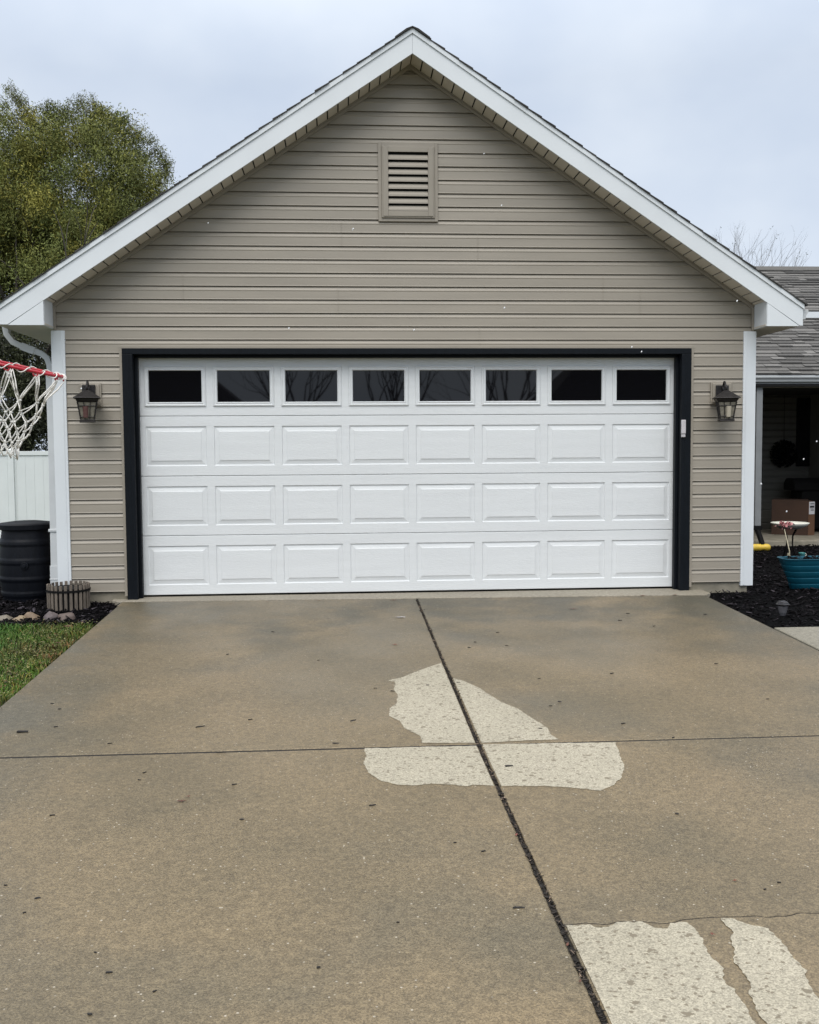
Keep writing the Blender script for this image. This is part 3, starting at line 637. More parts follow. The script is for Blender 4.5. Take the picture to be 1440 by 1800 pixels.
# wall lanterns ----------------------------------------------------
def lantern(name, label, u, v, yaw, blk, plt):
    c = at(u, v, -.19); b0 = at(blk[0], blk[3], -.02); b1 = at(blk[2], blk[1], -.02); p0_ = at(plt[0], plt[3], -.06); p1_ = at(plt[2], plt[1], -.06); cx, cz = c[0], c[2]            # rim of the hood
    T = thing(name, label, 'wall lamp', (cx, -.012, cz), 'lanterns either side of the garage door')
    m_ = MB(); m_.box((b0[0], -.030, b0[2]), (b1[0], -.011, b1[2])); m_.box((b0[0]+.014, -.042, b0[2]+.014), (b1[0]-.014, -.0305, b1[2]-.014)); m_.build('mounting_block', 'tanmetal', T, bevel=.006)
    m_ = MB(); m_.box((p0_[0], -.060, p0_[2]), (p1_[0], -.0425, p1_[2])); m_.build('back_plate', 'lamp', T, bevel=.006)
    m_ = MB(); pts = []
    for i in range(15):
        t = i/14; pts.append(((p0_[0]+p1_[0])/2*(1-t)+cx*t, -.062-.128*t, cz+.075+.075*math.sin(math.pi*min(1, t*1.12))**.8*(1 if t < .9 else .9)))
    m_.tube(pts, [.009]*14+[.006], 8); m_.tube([(cx, -.19, cz+.062), (cx, -.19, cz+.10), (cx, -.19, cz+.118)], [.012, .009, .003], 10)
    m_.tube([(cx, -.062, cz+.03), (cx, -.10, cz+.05), (cx, -.115, cz+.085), (cx, -.10, cz+.115)], .006, 8)
    m_.build('arm', 'lamp', T, smooth=True)
    an = math.pi/4+yaw; q = math.sqrt(2)
    m_ = MB(); m_.lathe([(.108*q, -.004), (.113*q, .0), (.108*q, .006), (.075*q, .028), (.035*q, .058), (.016*q, .070), (.006, .072)], (cx, -.19, cz), 4, an); m_.build('hood', 'lamp', T, bevel=.003)
    m_ = MB(); m_.lathe([(.078*q, -.034), (.088*q, -.022), (.096*q, -.006)], (cx, -.19, cz), 4, an)
    top, bot, zt, zb = .080, .055, -.034, -.185
    def crn(h, k, t):   # corner k at fraction t from top
        r = (top+(bot-top)*(t**.8))*q; a_ = an+math.pi/2*k; return Vector((cx+r*math.cos(a_), -.19+r*math.sin(a_), cz+zt+(zb-zt)*t))
    for k in range(4):
        m_.tube([crn(0, k, t) for t in (0, .25, .5, .75, 1)], .0055, 6)
        for t in (.22, .84): m_.tube([crn(0, k, t), crn(0, k+1, t)], .0042, 6)
        for w in (.33, .67): m_.tube([crn(0, k, t).lerp(crn(0, k+1, t), w) for t in (0, .25, .5, .75, 1)], .0036, 6)
    m_.lathe([(.062*q, -.196), (.066*q, -.190), (.060*q, -.183)], (cx, -.19, cz), 4, an); m_.lathe([(.064*q, -.206), (.067*q, -.201), (.064*q, -.197)], (cx, -.19, cz), 4, an)
    m_.build('cage', 'lamp', T)
    m_ = MB(); m_.lathe([(.048*q, -.182), (.060*q, -.11), (.072*q, -.036)], (cx, -.19, cz), 4, an); m_.build('glass', 'lampglass', T)
    m_ = MB(); m_.tube([(cx, -.248, cz-.165), (cx, -.255, cz-.07)], [.020, .024], 12); m_.build('socket', 'candlered' if yaw > 0 else 'candle', T)
    return T
lantern('wall_lantern', 'dark bronze wall lantern left of the garage door, with a reddish candle inside', 153, 700, .22, (140, 673, 178, 715), (144, 676, 167, 697))
lantern('wall_lantern', 'dark bronze wall lantern right of the garage door, beside the right corner post', 1277, 700, -.24, (1249, 671, 1287, 711), (1259, 677, 1282, 700))

# ================================================================== RIGHT HOUSE
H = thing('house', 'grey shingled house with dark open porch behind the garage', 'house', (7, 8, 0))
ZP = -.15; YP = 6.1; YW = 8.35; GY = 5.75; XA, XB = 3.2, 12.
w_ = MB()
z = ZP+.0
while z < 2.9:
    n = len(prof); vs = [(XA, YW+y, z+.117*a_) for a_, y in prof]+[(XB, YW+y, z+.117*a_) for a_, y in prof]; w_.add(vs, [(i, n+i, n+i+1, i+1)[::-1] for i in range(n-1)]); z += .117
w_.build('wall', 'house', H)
w_ = MB(); w_.box((XA, YW+.016, -.6), (XB, YW+.2, 3.45)); w_.box((7.6, YP+.15, -.14), (7.75, YW-.02, 2.2)); w_.box((XB, YP+.1, -.6), (XB+.15, 12.2, 3.45)); w_.box((XA, 12.1, -.6), (XB, 12.2, 3.45)); w_.build('side_wall', 'house', H)  # includes an unseen cross wall added to keep light out of the porch
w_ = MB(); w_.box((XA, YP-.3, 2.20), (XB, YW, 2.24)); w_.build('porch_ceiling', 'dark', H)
w_ = MB(); w_.box((XA, YP, -.6), (XB, YW-.012, ZP)); w_.build('porch_floor', 'found', H, bevel=.012)
w_ = MB(); w_.box((XA, GY+.12, 2.19), (XB, GY+.22, 2.33)); w_.build('porch_beam', 'tanmetal', H)
w_ = MB(); pf = [(GY+.10, 2.27), (GY+.02, 2.27), (GY+.01, 2.30), (GY-.02, 2.33), (GY-.02, 2.365), (GY-.005, 2.372), (GY+.10, 2.36)]; w_.prism(pf[::-1], 'x', XA, XB); w_.box((XA, GY+.08, 2.232), (XB, GY+.118, 2.262)); w_.build('gutter', 'whitegrey', H)
dk = MB(); dk.box((XA, YW-.05, ZP+.02), (XA+1.9, YW-.013, 2.2)); 
p0 = at(1400, 800, YW-.03)
dk = MB(); dk.box((p0[0], YW-.05, .95), (p0[0]+1.8, YW-.013, 2.15)); dk.build('window', 'glass', H)  # dark pane added to stand in for the deep shade of the porch
def tabs(mb, xa, xb, ya, za, n, pitch=.5, ex=.142, ystart=0):
    th = math.atan(pitch); c, s = math.cos(th), math.sin(th)
    for i in range(n):
        d0 = i*ex; x = xa-R_.uniform(0, .3); row = R_.uniform(.85, 1.1)
        while x < xb:
            w = R_.choice([.12, .17, .2, .26, .33])*1.25; t = R_.choice([.006, .011, .022]); e = R_.uniform(-.003, .004)
            mb.tone = (lambda q: (q, q, q*1.02))(row*R_.choice([.62, .8, .95, 1.1, 1.35]))
            a0 = d0+e; a1 = d0+ex*1.12; x1 = min(x+w-.004, xb); x0 = max(x, xa)
            if x1 > x0:
                def P(x_, d, h): return (x_, ya+d*c-h*s, za+d*s+h*c)
                mb.hexa([P(x0, a0, 0), P(x1, a0, 0), P(x1, a1, -.006), P(x0, a1, -.006), P(x0, a0, t+.006), P(x1, a0, t+.006), P(x1, a1, .0), P(x0, a1, .0)])
            x += w
rfm = MB(); rfm.add([(XA, GY-.01, 2.362), (XB, GY-.01, 2.362), (XB, 8.1, 3.517), (XA, 8.1, 3.517)], [(0, 1, 2, 3)]); rfm.build('porch_roof_deck', 'shingledk', H)
rm = MB(); tabs(rm, XA, 8.4, GY-.03, 2.368, 18); rm.build('porch_roof', 'shingle', H)
UE, UZ = 7.95, 3.606
um = MB(); um.add([(XA, UE-.3+.3, UZ-.008), (XB, UE, UZ-.008), (XB, 10.2, UZ+.5*2.25-.01), (XA, 10.2, UZ+.5*2.25-.01)], [(0, 1, 2, 3)]); um.add([(XA, 10.2, UZ+1.115), (XB, 10.2, UZ+1.115), (XB, 12.45, UZ-.01), (XA, 12.45, UZ-.01)], [(0, 1, 2, 3)]); um.build('roof_deck', 'shingledk', H)
ur = MB(); tabs(ur, XA+1.5, 11.5, UE, UZ, 17); ur.tone = (.8, .8, .8); ur.prism([(10.0, UZ+1.03), (10.2, UZ+1.13), (10.4, UZ+1.03), (10.41, UZ+1.05), (10.2, UZ+1.155), (9.99, UZ+1.05)][::-1], 'x', XA+1.5, 11.5); ur.build('roof', 'shingle', H)
um = MB(); um.box((XA, UE-.02, UZ-.115), (XB, UE+.02, UZ-.012)); um.build('fascia_board', 'white', H)
um = MB(); um.box((XA, UE+.021, UZ-.13), (XB, 8.34, UZ-.1)); um.build('eave_soffit', 'soffit', H)
p = at(1327.5, 924, 5.9); q = at(1336, 924, 5.9)
m_ = MB(); m_.box((p[0]-.02, 5.86, p[2]), (q[0], 5.94, 2.2)); m_.build('downspout', 'greymetal', H, bevel=.004)
m_ = MB(); m_.box((p[0]-.03, 5.84, p[2]-.06), (q[0]+.012, 5.95, p[2]-.001)); m_.tube([(p[0]+.03, 5.88, p[2]-.06), (p[0]+.05, 5.8, p[2]-.2), (p[0]+.06, 5.7, -.25)], .04, 8); m_.build('drain_adapter', 'rubber', H)
m_ = MB(); a = at(1338, 700, YW-.05); m_.box((a[0]-.09, YW-.06, ZP), (a[0]+.02, YW-.0125, 2.2)); m_.build('corner_board', 'tanmetal', H)
# small things on the porch
def gr_pt(u, v):                                    # point on the mulch bed
    P = None
    for Y in np.arange(-2, 6.1, .01):
        p = at(u, v, Y)
        if p[2] >= bz(p[0], Y): P = p
    return P
bxp = at(1390, 938, 7.0)
x0 = at(1359, 900, 7.2)[0]; x1 = at(1420, 900, 7.0)[0]; x2 = at(1433.5, 900, 7.0)[0]; zt = at(1400, 880, 7.0)[2]
B = thing('cardboard_box', 'brown cardboard box with dark lettering and white label on the porch', 'cardboard box', ((x0+x1)/2, 7.1, ZP))
yl, ym = 7.25, 6.98
m_ = MB(); m_.hexa([(x0, yl, ZP+.001), (x1, ym, ZP+.001), (x1+.2, ym+.42, ZP+.001), (x0+.26, yl+.5, ZP+.001), (x0, yl, zt+.01), (x1, ym, zt-.01), (x1+.2, ym+.42, zt), (x0+.26, yl+.5, zt)]); m_.build('box_body', 'card', B, bevel=.004)
m_ = MB(); m_.hexa([(x1+.002, ym-.001, ZP+.001), (x2, ym+.04, ZP+.001), (x2+.14, ym+.40, ZP+.001), (x1+.202, ym+.42, ZP+.001), (x1+.002, ym-.001, zt-.03), (x2, ym+.04, zt-.035), (x2+.14, ym+.40, zt-.03), (x1+.202, ym+.42, zt-.02)]); m_.build('box_end', 'cardlt', B, bevel=.003)
lz0 = at(1427, 904, ym)[2]; lz1 = at(1427, 882, ym)[2]
m_ = MB(); m_.hexa([(x1+.012, ym-.004, lz0), (x2-.006, ym+.030, lz0), (x2-.006, ym+.033, lz0), (x1+.012, ym-.001, lz0), (x1+.012, ym-.004, lz1), (x2-.006, ym+.030, lz1), (x2-.006, ym+.033, lz1), (x1+.012, ym-.001, lz1)]); LB = m_.build('label', 'label', B)
m_ = MB()
for a_, b_, l_, r_ in ((.80, .86, .2, .9), (.52, .68, .15, .9), (.30, .36, .3, .85), (.42, .45, .2, .8)):
    za, zb_ = lz0+(lz1-lz0)*a_, lz0+(lz1-lz0)*b_; xa, xb = x1+.012+(x2-x1-.018)*l_, x1+.012+(x2-x1-.018)*r_; ya, yb = ym-.0055+.034*l_, ym-.0055+.034*r_
    m_.add([(xa, ya, za), (xb, yb, za), (xb, yb, zb_), (xa, ya, zb_)], [(0, 1, 2, 3)])
m_.build('printing', 'ink', LB)
tcv = bpy.data.curves.new('lettering', 'FONT'); tcv.body = 'HAND SUPPLY'; tcv.size = .075; tcv.extrude = .0006; tcv.align_x = 'CENTER'
tmp = bpy.data.objects.new('lettering_curve', tcv); COL.objects.link(tmp); bpy.context.view_layer.update(); tme = bpy.data.meshes.new_from_object(tmp.evaluated_get(bpy.context.evaluated_depsgraph_get())); bpy.data.objects.remove(tmp)
to = bpy.data.objects.new('lettering', tme); COL.objects.link(to); tme.materials.clear(); tme.materials.append(M['ink'])
tz = at(1390, 912, 7.1)[2]; to.rotation_euler = (rad(90), 0, math.atan2(ym-yl, x1-x0)); to.parent = B; to.location = Vector(((x0+x1)/2+.03, (yl+ym)/2-.004, tz))-Vector(PL[B.name])
# dark covered grill beside the box
gx_ = at(1425, 900, 7.7)[0]
GR = thing('covered_grill', 'black covered grill standing in the dark porch behind the cardboard box', 'grill', (gx_+.2, 7.8, ZP))
m_ = MB(); m_.hexa([(gx_-.25, 7.55, ZP+.05), (gx_+.7, 7.55, ZP+.05), (gx_+.7, 8.1, ZP+.05), (gx_-.25, 8.1, ZP+.05), (gx_-.2, 7.6, .55), (gx_+.65, 7.6, .55), (gx_+.65, 8.05, .55), (gx_-.2, 8.05, .55)])
m_.build('cover', 'rubber', GR, bevel=.03)
m_ = MB(); m_.prism([(7.58, .551), (7.6, .68), (7.68, .76), (7.95, .76), (8.04, .68), (8.05, .551)][::-1], 'x', gx_-.33, gx_+.7); m_.build('lid', 'rubber', GR, bevel=.02)
wc = at(1378, 798, YW-.07); WR = tag(None or bpy.data.objects.new('hanging_plant', None), 'dark round leafy plant hanging by the back wall of the porch', 'plant'); COL.objects.link(WR); WR.location = tuple(wc); PL[WR.name] = tuple(wc)
m_ = MB()
for k in range(900):
    a = R_.uniform(0, 6.283); r = .24*R_.random()**.6; c_ = Vector((wc[0]+r*math.cos(a), wc[1]+R_.gauss(0, .02), wc[2]+r*math.sin(a))); e = Vector((R_.gauss(0, 1), R_.gauss(0, 1), R_.gauss(0, 1))).normalized()*.03; w = e.orthogonal()*.4; m_.add([c_-e, c_+w, c_+e, c_-w], [(0, 1, 2, 3)])
m_.build('leaves', 'rubber', WR)
m_ = MB(); m_.tube([(wc[0], wc[1], wc[2]), (wc[0], wc[1], 2.2)], .004, 5); m_.build('cord', 'rubber', WR)
# birdbath ---------------------------------------------------------
bp = at(1389, 921, 3.4); zg = bz(bp[0], 3.4); rb = (at(1421, 921, 3.4)[0]-at(1358, 921, 3.4)[0])/2
BB = thing('birdbath', 'white shallow birdbath bowl on a black metal stand in the mulch bed', 'birdbath', (bp[0], 3.4, zg))
m_ = MB(); m_.lathe([(.02, -.065), (rb*.5, -.058), (rb*.85, -.022), (rb, .012), (rb*.99, .018), (rb*.8, .002), (rb*.4, -.02), (.001, -.024)], (bp[0], 3.4, bp[2]), 40); m_.build('bowl', 'ceramic', BB, smooth=True)
m_ = MB()
for k in range(4):
    t = k*math.pi/2+.4; c_, s_ = math.cos(t), math.sin(t)
    m_.tube([(bp[0]+c_*rb*.55, 3.4+s_*rb*.55, bp[2]-.03), (bp[0]+c_*.05, 3.4+s_*.05, bp[2]-.15), (bp[0]+c_*.045, 3.4+s_*.045, (zg+bp[2])/2-.02), (bp[0]+c_*.12, 3.4+s_*.12, zg-.01)], .008, 6)
m_.build('stand', 'rubber', BB, smooth=True)
fp = at(1381, 922, 3.4-rb-.03)
FL = thing('flower_bunch', 'red and pink artificial flower bunch in front of the white birdbath', 'flowers', tuple(fp))
m_ = MB()
for k in range(90):
    c_ = Vector((fp[0]+R_.gauss(0, .045), fp[1]+R_.gauss(0, .02), fp[2]+R_.gauss(0, .018))); d = Vector((R_.gauss(0, 1), R_.gauss(0, 1), R_.gauss(0, 1))).normalized(); e = d.orthogonal().normalized(); r = R_.uniform(.014, .028)
    f_ = d.cross(e); m_.add([c_-e*r, c_-f_*r*.5+d*.004, c_+e*r, c_+f_*r*.5+d*.004], [(0, 1, 2, 3)])
m_.build('petals', 'redpetal', FL)
st = at(1379, 930, 3.4-rb-.04); sb = at(1388, 968, 3.0); se = at(1387, 983, 2.9)
m_ = MB(); m_.tube([st, sb, (sb[0], 2.98, bz(sb[0], 2.98))], .006, 6); m_.build('stem', 'cream', FL)
pd = gr_pt(1387, 984)
PT = tag(MB().hexa([(pd[0]-.032, pd[1]-.01, pd[2]+.005), (pd[0]+.03, pd[1]-.01, pd[2]+.005), (pd[0]+.03, pd[1]+.012, pd[2]+.005), (pd[0]-.032, pd[1]+.012, pd[2]+.005), (pd[0]-.010, pd[1]+.01, pd[2]+.085), (pd[0]+.014, pd[1]+.01, pd[2]+.085), (pd[0]+.014, pd[1]+.03, pd[2]+.085), (pd[0]-.010, pd[1]+.03, pd[2]+.085)]).build('garden_trowel', 'cream', bevel=.004), 'small cream coloured garden scoop standing in the mulch behind the teal planter', 'garden tool')
# teal planter
TX0, TX1 = 3.475, 4.35; TY = .02; tzb = bz(3.7, 0)-.004; tzt = at(1400, 984, TY-.03)[2]; tH = tzt-tzb
TP = thing('planter', 'teal ribbed rectangular plastic planter filled with soil in the mulch bed', 'planter', ((TX0+TX1)/2, TY+.2, tzb))
m_ = MB(); lay = []
nb = 5
for i in range(nb):
    t0 = i/nb; t1 = (i+1)/nb
    for t, off in ((t0, .0), (t0+.03, .006), (t1-.02, .006), (t1-.004, .0)): lay.append((t, off))
lay += [(1.0, .016), (1.02, .016)]
def rr(x0, x1, y0, y1, z, c=.10):
    P = []
    for (cx_, cy_, a0) in ((x1-c, y1-c, 0), (x0+c, y1-c, 90), (x0+c, y0+c, 180), (x1-c, y0+c, 270)):
        for k in range(4): P.append((cx_+c*math.cos(rad(a0+k*30)), cy_+c*math.sin(rad(a0+k*30)), z))
    return P
def tlay(t, off, inn=0):
    tap = .105*max(0, 1-t)**1.15+inn; return rr(TX0+tap-off, TX1-tap+off, TY+tap*.7-off, TY+.27-tap*.7+off, tzb+tH*t/1.02)
L_ = [tlay(t, o_) for t, o_ in lay]+[tlay(1.02, 0, .002), tlay(.93, 0, .006)]
vs = [q for l in L_ for q in l]; k = 16; fs = [tuple(range(k))[::-1]]
for i in range(len(L_)-1):
    for j in range(k): fs.append((i*k+j, i*k+(j+1) % k, (i+1)*k+(j+1) % k, (i+1)*k+j))
m_.add(vs, fs); m_.build('tub', 'teal', TP, autos=True)
m_ = MB(); q = tlay(.94, 0, .006); m_.add(q, [tuple(range(16))]); m_.build('soil', 'mulchbase', TP)
def pch(n):
    x = NP.uniform(TX0+.04, TX1-.04, n); y = NP.uniform(TY+.04, TY+.24, n); return np.stack([x, y, tzb+tH*.93+NP.uniform(0, .03, n)], 1)
c_ = chips('bark_pieces', 260, pch); c_.parent = TP; c_.location = -Vector(PL[TP.name])
cp_ = at(1410, 979, 1.3)
cp_ = gr_pt(1410, 979); 
CU = thing('flower_pot', 'tiny teal and white patterned pot lying behind the teal planter', 'pot', tuple(cp_))
m_ = MB(); m_.lathe([(.02, 0), (.034, .004), (.042, .05), (.045, .058), (.040, .058), (.034, .02), (.0005, .015)], (cp_[0], cp_[1], cp_[2]), 20); m_.build('pot_body', 'teal2', CU, smooth=True)
m_ = MB(); m_.tube([(cp_[0]+.042+.018*math.sin(t), cp_[1], cp_[2]+.03+.016*math.cos(t)) for t in np.linspace(0, math.pi, 7)], .004, 6); m_.build('handle', 'ceramic', CU)
# yellow capsule
yp = gr_pt(1345, 969); yr = .5*13/FPX*(yp[1]+9.07)
yx0 = at(1324, 961, yp[1])[0]; yx1 = at(1355, 961, yp[1])[0]
YC = thing('plastic_bottle', 'yellow rounded plastic bottle lying on black mulch by the right corner post', 'bottle', tuple(yp))
pr_ = [(0, yr*.55)]; 
m_ = MB(); L0 = yx1-yx0+.15; pts = []; rs = []
for i in range(25):
    t = i/24; x = yx1-L0*t; e = min(t, 1-t)*L0; r = yr*math.sqrt(max(.02, 1-max(0, 1-e/yr)**2)); 
    if abs(t-.30) < .05: r *= .80
    pts.append((x, yp[1], yp[2]+yr+.004)); rs.append(r)
m_.tube(pts, rs, 20); m_.build('bottle_body', 'yellow', YC, smooth=True)
m_ = MB(); m_.tube([(pts[-1][0]+.001, yp[1], yp[2]+yr), (pts[-1][0]-.05, yp[1], yp[2]+yr)], yr*.4, 14); m_.build('cap', 'ceramic', YC)
# solar path light
sp_ = gr_pt(1376, 1089); sp_ = at(1376, 1089, -1.36); zg = bz(sp_[0], -1.36); sx_ = sp_[0]
zc = at(1375, 1062, -1.36)[2]; zl = at(1375, 1082, -1.36)[2]
SL = thing('solar_light', 'small solar path light with grey tapered lens in the mulch by the driveway', 'path light', (sx_, -1.36, zg))
m_ = MB(); m_.lathe([(.050, -.010), (.058, 0), (.050, .004), (.046, .014), (.036, .02), (.001, .021)], (sx_, -1.36, zc), 6, .25); m_.build('cap', 'solar', SL, bevel=.002)
m_ = MB(); m_.box((sx_-.025, -1.385, zc+.0205), (sx_+.025, -1.335, zc+.024)); m_.build('solar_panel', 'smoke', SL)
m_ = MB(); m_.lathe([(.019, zl-zc), (.030, zl-zc+.025), (.040, -.012)], (sx_, -1.36, zc), 12); m_.build('lens', 'smoke', SL)
m_ = MB(); m_.tube([(sx_, -1.36, zg-.05), (sx_, -1.36, zl)], .012, 10); m_.build('stake', 'rubber', SL)

# ================================================================== LEFT SIDE
# rain barrel
rbx, rby, rbr = -3.50, .38, .245; zb = bz(rbx, rby)-.01; zt = at(45, 915, rby)[2]; hb = zt-zb
RB = thing('rain_barrel', 'black plastic rain barrel with moulded hoops beside the left corner of garage', 'barrel', (rbx, rby, zb))
def rbrad(t): return rbr*(.885+.115*math.sin(math.pi*min(1, t*1.02)))
pr_ = []
for i in range(61):
    t = i/60*.90; r = rbrad(t/.9)
    for hc, hw in ((.12, .03), (.30, .028), (.52, .028), (.74, .028)):
        if abs(t-hc) < hw: r += .007
    pr_.append((r, hb*t))
m_ = MB(); m_.lathe([(.2, 0)]+pr_, (rbx, rby, zb), 56)
m_.build('barrel_body', 'barrel', RB, autos=True)
m_ = MB(); m_.lathe([(rbr*.93, hb*.895), (rbr*1.0, hb*.905), (rbr*1.01, hb*.96), (rbr*.96, hb*.975), (rbr*.5, hb*.995), (.001, hb)], (rbx, rby, zb), 56); m_.build('lid', 'barrel', RB, autos=True)
hp = at(43, 995, rby-rbr); m_ = MB(); m_.tube([(hp[0], rby-rbr-.008, hp[2]), (hp[0], rby-rbr+.02, hp[2])], .034, 20); m_.tube([(hp[0], rby-rbr-.02, hp[2]), (hp[0], rby-rbr, hp[2])], .016, 14); m_.build('spigot_boss', 'barrel', RB, bevel=.003)
# wooden stave planter
wx, wy, wr = -2.985, -.225, .178; zb = bz(wx, wy)-.012; wh = at(110, 1031, wy-wr)[2]-zb
WP = thing('wooden_planter', 'round planter of weathered grey wood slats with black bands', 'planter', (wx, wy, zb))
ns = 26
for k in range(ns):
    t = 2*math.pi*k/ns; m_ = MB(); m_.tone = (lambda q: (q, q*.98, q*.95))(R_.uniform(.65, 1.25)); r0, r1 = wr*.99, wr; w = .0122
    hh = wh+R_.uniform(-.004, .006); c_, s_ = math.cos(t), math.sin(t)
    def PP(r, w_, z): return (wx+c_*r-s_*w_, wy+s_*r+c_*w_, zb+z)
    m_.hexa([PP(r0, -w, 0), PP(r0, w, 0), PP(r0-.012, w, 0), PP(r0-.012, -w, 0), PP(r1, -w, hh), PP(r1, w, hh), PP(r1-.012, w, hh), PP(r1-.012, -w, hh)]); m_.build('slat', 'slat', WP, bevel=.002)
m_ = MB(); m_.lathe([(wr-.020, .01), (wr-.013, .01), (wr-.013, wh-.03), (wr-.020, wh-.03)], (wx, wy, zb), 40)
m_.lathe([(wr+.0005, wh*.74), (wr+.004, wh*.74), (wr+.004, wh*.82), (wr+.0005, wh*.82)], (wx, wy, zb), 48); m_.lathe([(wr-.003, wh*.02), (wr+.002, wh*.02), (wr+.002, wh*.07), (wr-.003, wh*.07)], (wx, wy, zb), 48); m_.build('band', 'rubber', WP)
m_ = MB(); m_.lathe([(wr-.021, wh*.8), (.001, wh*.82)], (wx, wy, zb), 30); m_.build('soil', 'soil', WP)
# edging stones
def rock(u, v, w, h, tone, label):
    p = None
    for Y in np.arange(-1.6, -.3, .01):
        q = at(u, v, Y)
        if q[2] >= -.05+.0316*Y: p = q
    if p is None: p = at(u, v, -.95)
    m_ = MB(); m_.tone = tone; n1, n2 = 14, 20; vs = []
    for i in range(n1+1):
        a = math.pi*i/n1
        for j in range(n2):
            b_ = 2*math.pi*j/n2; d = Vector((math.sin(a)*math.cos(b_), math.sin(a)*math.sin(b_), math.cos(a))); k = 1+.34*noise.noise(d*1.1+Vector((u, 0, 0)))+.08*noise.noise(d*3+Vector((u, 5, 0)))
            vs.append((p[0]+d.x*w*k, p[1]+.05+d.y*w*.75*k, p[2]+h*.25+d.z*h*k))
    m_.add(vs, [(i*n2+j, (i+1)*n2+j, (i+1)*n2+(j+1) % n2, i*n2+(j+1) % n2) for i in range(n1) for j in range(n2)])
    o = m_.build('stone', 'stone', smooth=True, loc=(p[0], p[1], p[2])); tag(o, label, 'stone', 'round stones edging the left mulch bed'); return o
rock(4, 1097, .075, .050, (1.0, 1.1, .95), 'pale grey edging stone at the far left end of the stone row')
rock(31, 1098, .062, .050, (1.35, 1.3, .9), 'pale yellowish edging stone touching the pinkish tan one')
rock(53, 1096, .072, .066, (1.25, 1.12, .82), 'pinkish tan edging stone touching the yellowish one')
rock(87, 1097, .062, .075, (.6, .6, .68), 'left one of two grey brown stones below the wooden planter')
rock(115, 1096, .078, .064, (.66, .60, .58), 'right one of two grey brown stones below the wooden planter')
# white vinyl fence
FY = 12.; fz0 = at(5, 948, FY)[2]; ft = at(60, 793, FY)[2]; xr_ = -3.2
FE = thing('fence', 'white vinyl privacy fence with tongue and groove boards behind the rain barrel', 'fence', (-8, FY, fz0))
m_ = MB(); x = -18.
gap = at(28, 850, FY)[0]
while x < xr_: m_.box((x, FY, fz0+.08), (x+.176, FY+.022, ft-.08)); x += .1775
m_.build('boards', 'fence', FE, bevel=.002)
m_ = MB(); m_.box((-18, FY-.02, ft-.085), (xr_, FY+.045, ft)); m_.build('top_rail', 'fence', FE, bevel=.004)
m_ = MB(); m_.box((-18, FY-.02, fz0+.02), (xr_, FY+.045, fz0+.12)); m_.build('bottom_rail', 'fence', FE, bevel=.004)
px_ = at(21, 850, FY)[0]
for k in range(-5, 2):
    x = px_+k*2.2
    if x > xr_: continue
    m_ = MB(); m_.box((x-.055, FY-.045, fz0-.1), (x+.055, FY+.065, ft+.005)); m_.lathe([(.075, 0), (.075, .02), (.001, .06)], (x, FY+.01, ft+.006), 4, math.pi/4); m_.build('post', 'fence', FE, bevel=.004)

# basketball hoop --------------------------------------------------
HYc = -4.55; tip = np.array(at(108, 662, HYc)); RR = .225
tl = rad(13.0); hc = Vector((tip[0]-RR*math.cos(tl), HYc, tip[2]+RR*math.sin(tl)))
HP = thing('basketball_hoop', 'low basketball hoop with red rim and white cord net over the lawn edge', 'basketball hoop', (hc.x-.9, HYc, gz(HYc)-.05))
ux = Vector((math.cos(tl), 0, -math.sin(tl))); uy = Vector((0, math.cos(rad(2)), math.sin(rad(2)))); un = ux.cross(uy)
def rimp(a, r=RR, dz=0.): return hc+ux*(r*math.cos(a))+uy*(r*math.sin(a))+Vector((0, 0, dz))
m_ = MB(); m_.tube([rimp(2*math.pi*i/64) for i in range(64)], .0066, 10, closed=True)
m_.tube([rimp(2.75), rimp(2.75)-ux*.12], .008, 8); m_.tube([rimp(-2.75), rimp(-2.75)-ux*.12], .008, 8)
wr_ = []
for i in range(12*24+1):
    a = 2*math.pi*i/(12*24); w = a*19; wr_.append(rimp(a, RR+.012*math.cos(w))+Vector((0, 0, .012*math.sin(w)-.002)))
for k in range(12):
    a = 2*math.pi*(k+.5)/12; m_.tube([rimp(a-.05, RR, -.008), rimp(a-.03, RR, -.018), rimp(a+.03, RR, -.018), rimp(a+.05, RR, -.008)], .0035, 6)
m_.build('rim', 'red', HP, smooth=True)
m_ = MB(); m_.tube(wr_, .0024, 5, cap=False); nc = 12
def knot(row, k):
    rows = [(0, RR, -.018), (1, .150, -.145), (2, .120, -.195), (3, .100, -.240), (4, .084, -.280), (5, .066, -.318), (6, .050, -.350)]
    _, r, z = rows[row]; a = 2*math.pi*(k+.5+(.5 if row % 2 else 0))/nc; j = .010 if row else 0
    sag = -.02*math.cos(a-2.6)*(row > 0)
    return Vector((hc.x-.004*row+r*math.cos(a)+R2[row][k % nc][0]*j, hc.y+r*math.sin(a)+R2[row][k % nc][1]*j, (rimp(a).z*(1-row/9.)+hc.z*row/9.)+z+sag+R2[row][k % nc][2]*j))
R2 = [[(R_.uniform(-1, 1), R_.uniform(-1, 1), R_.uniform(-1, 1)) for _ in range(nc)] for _ in range(8)]
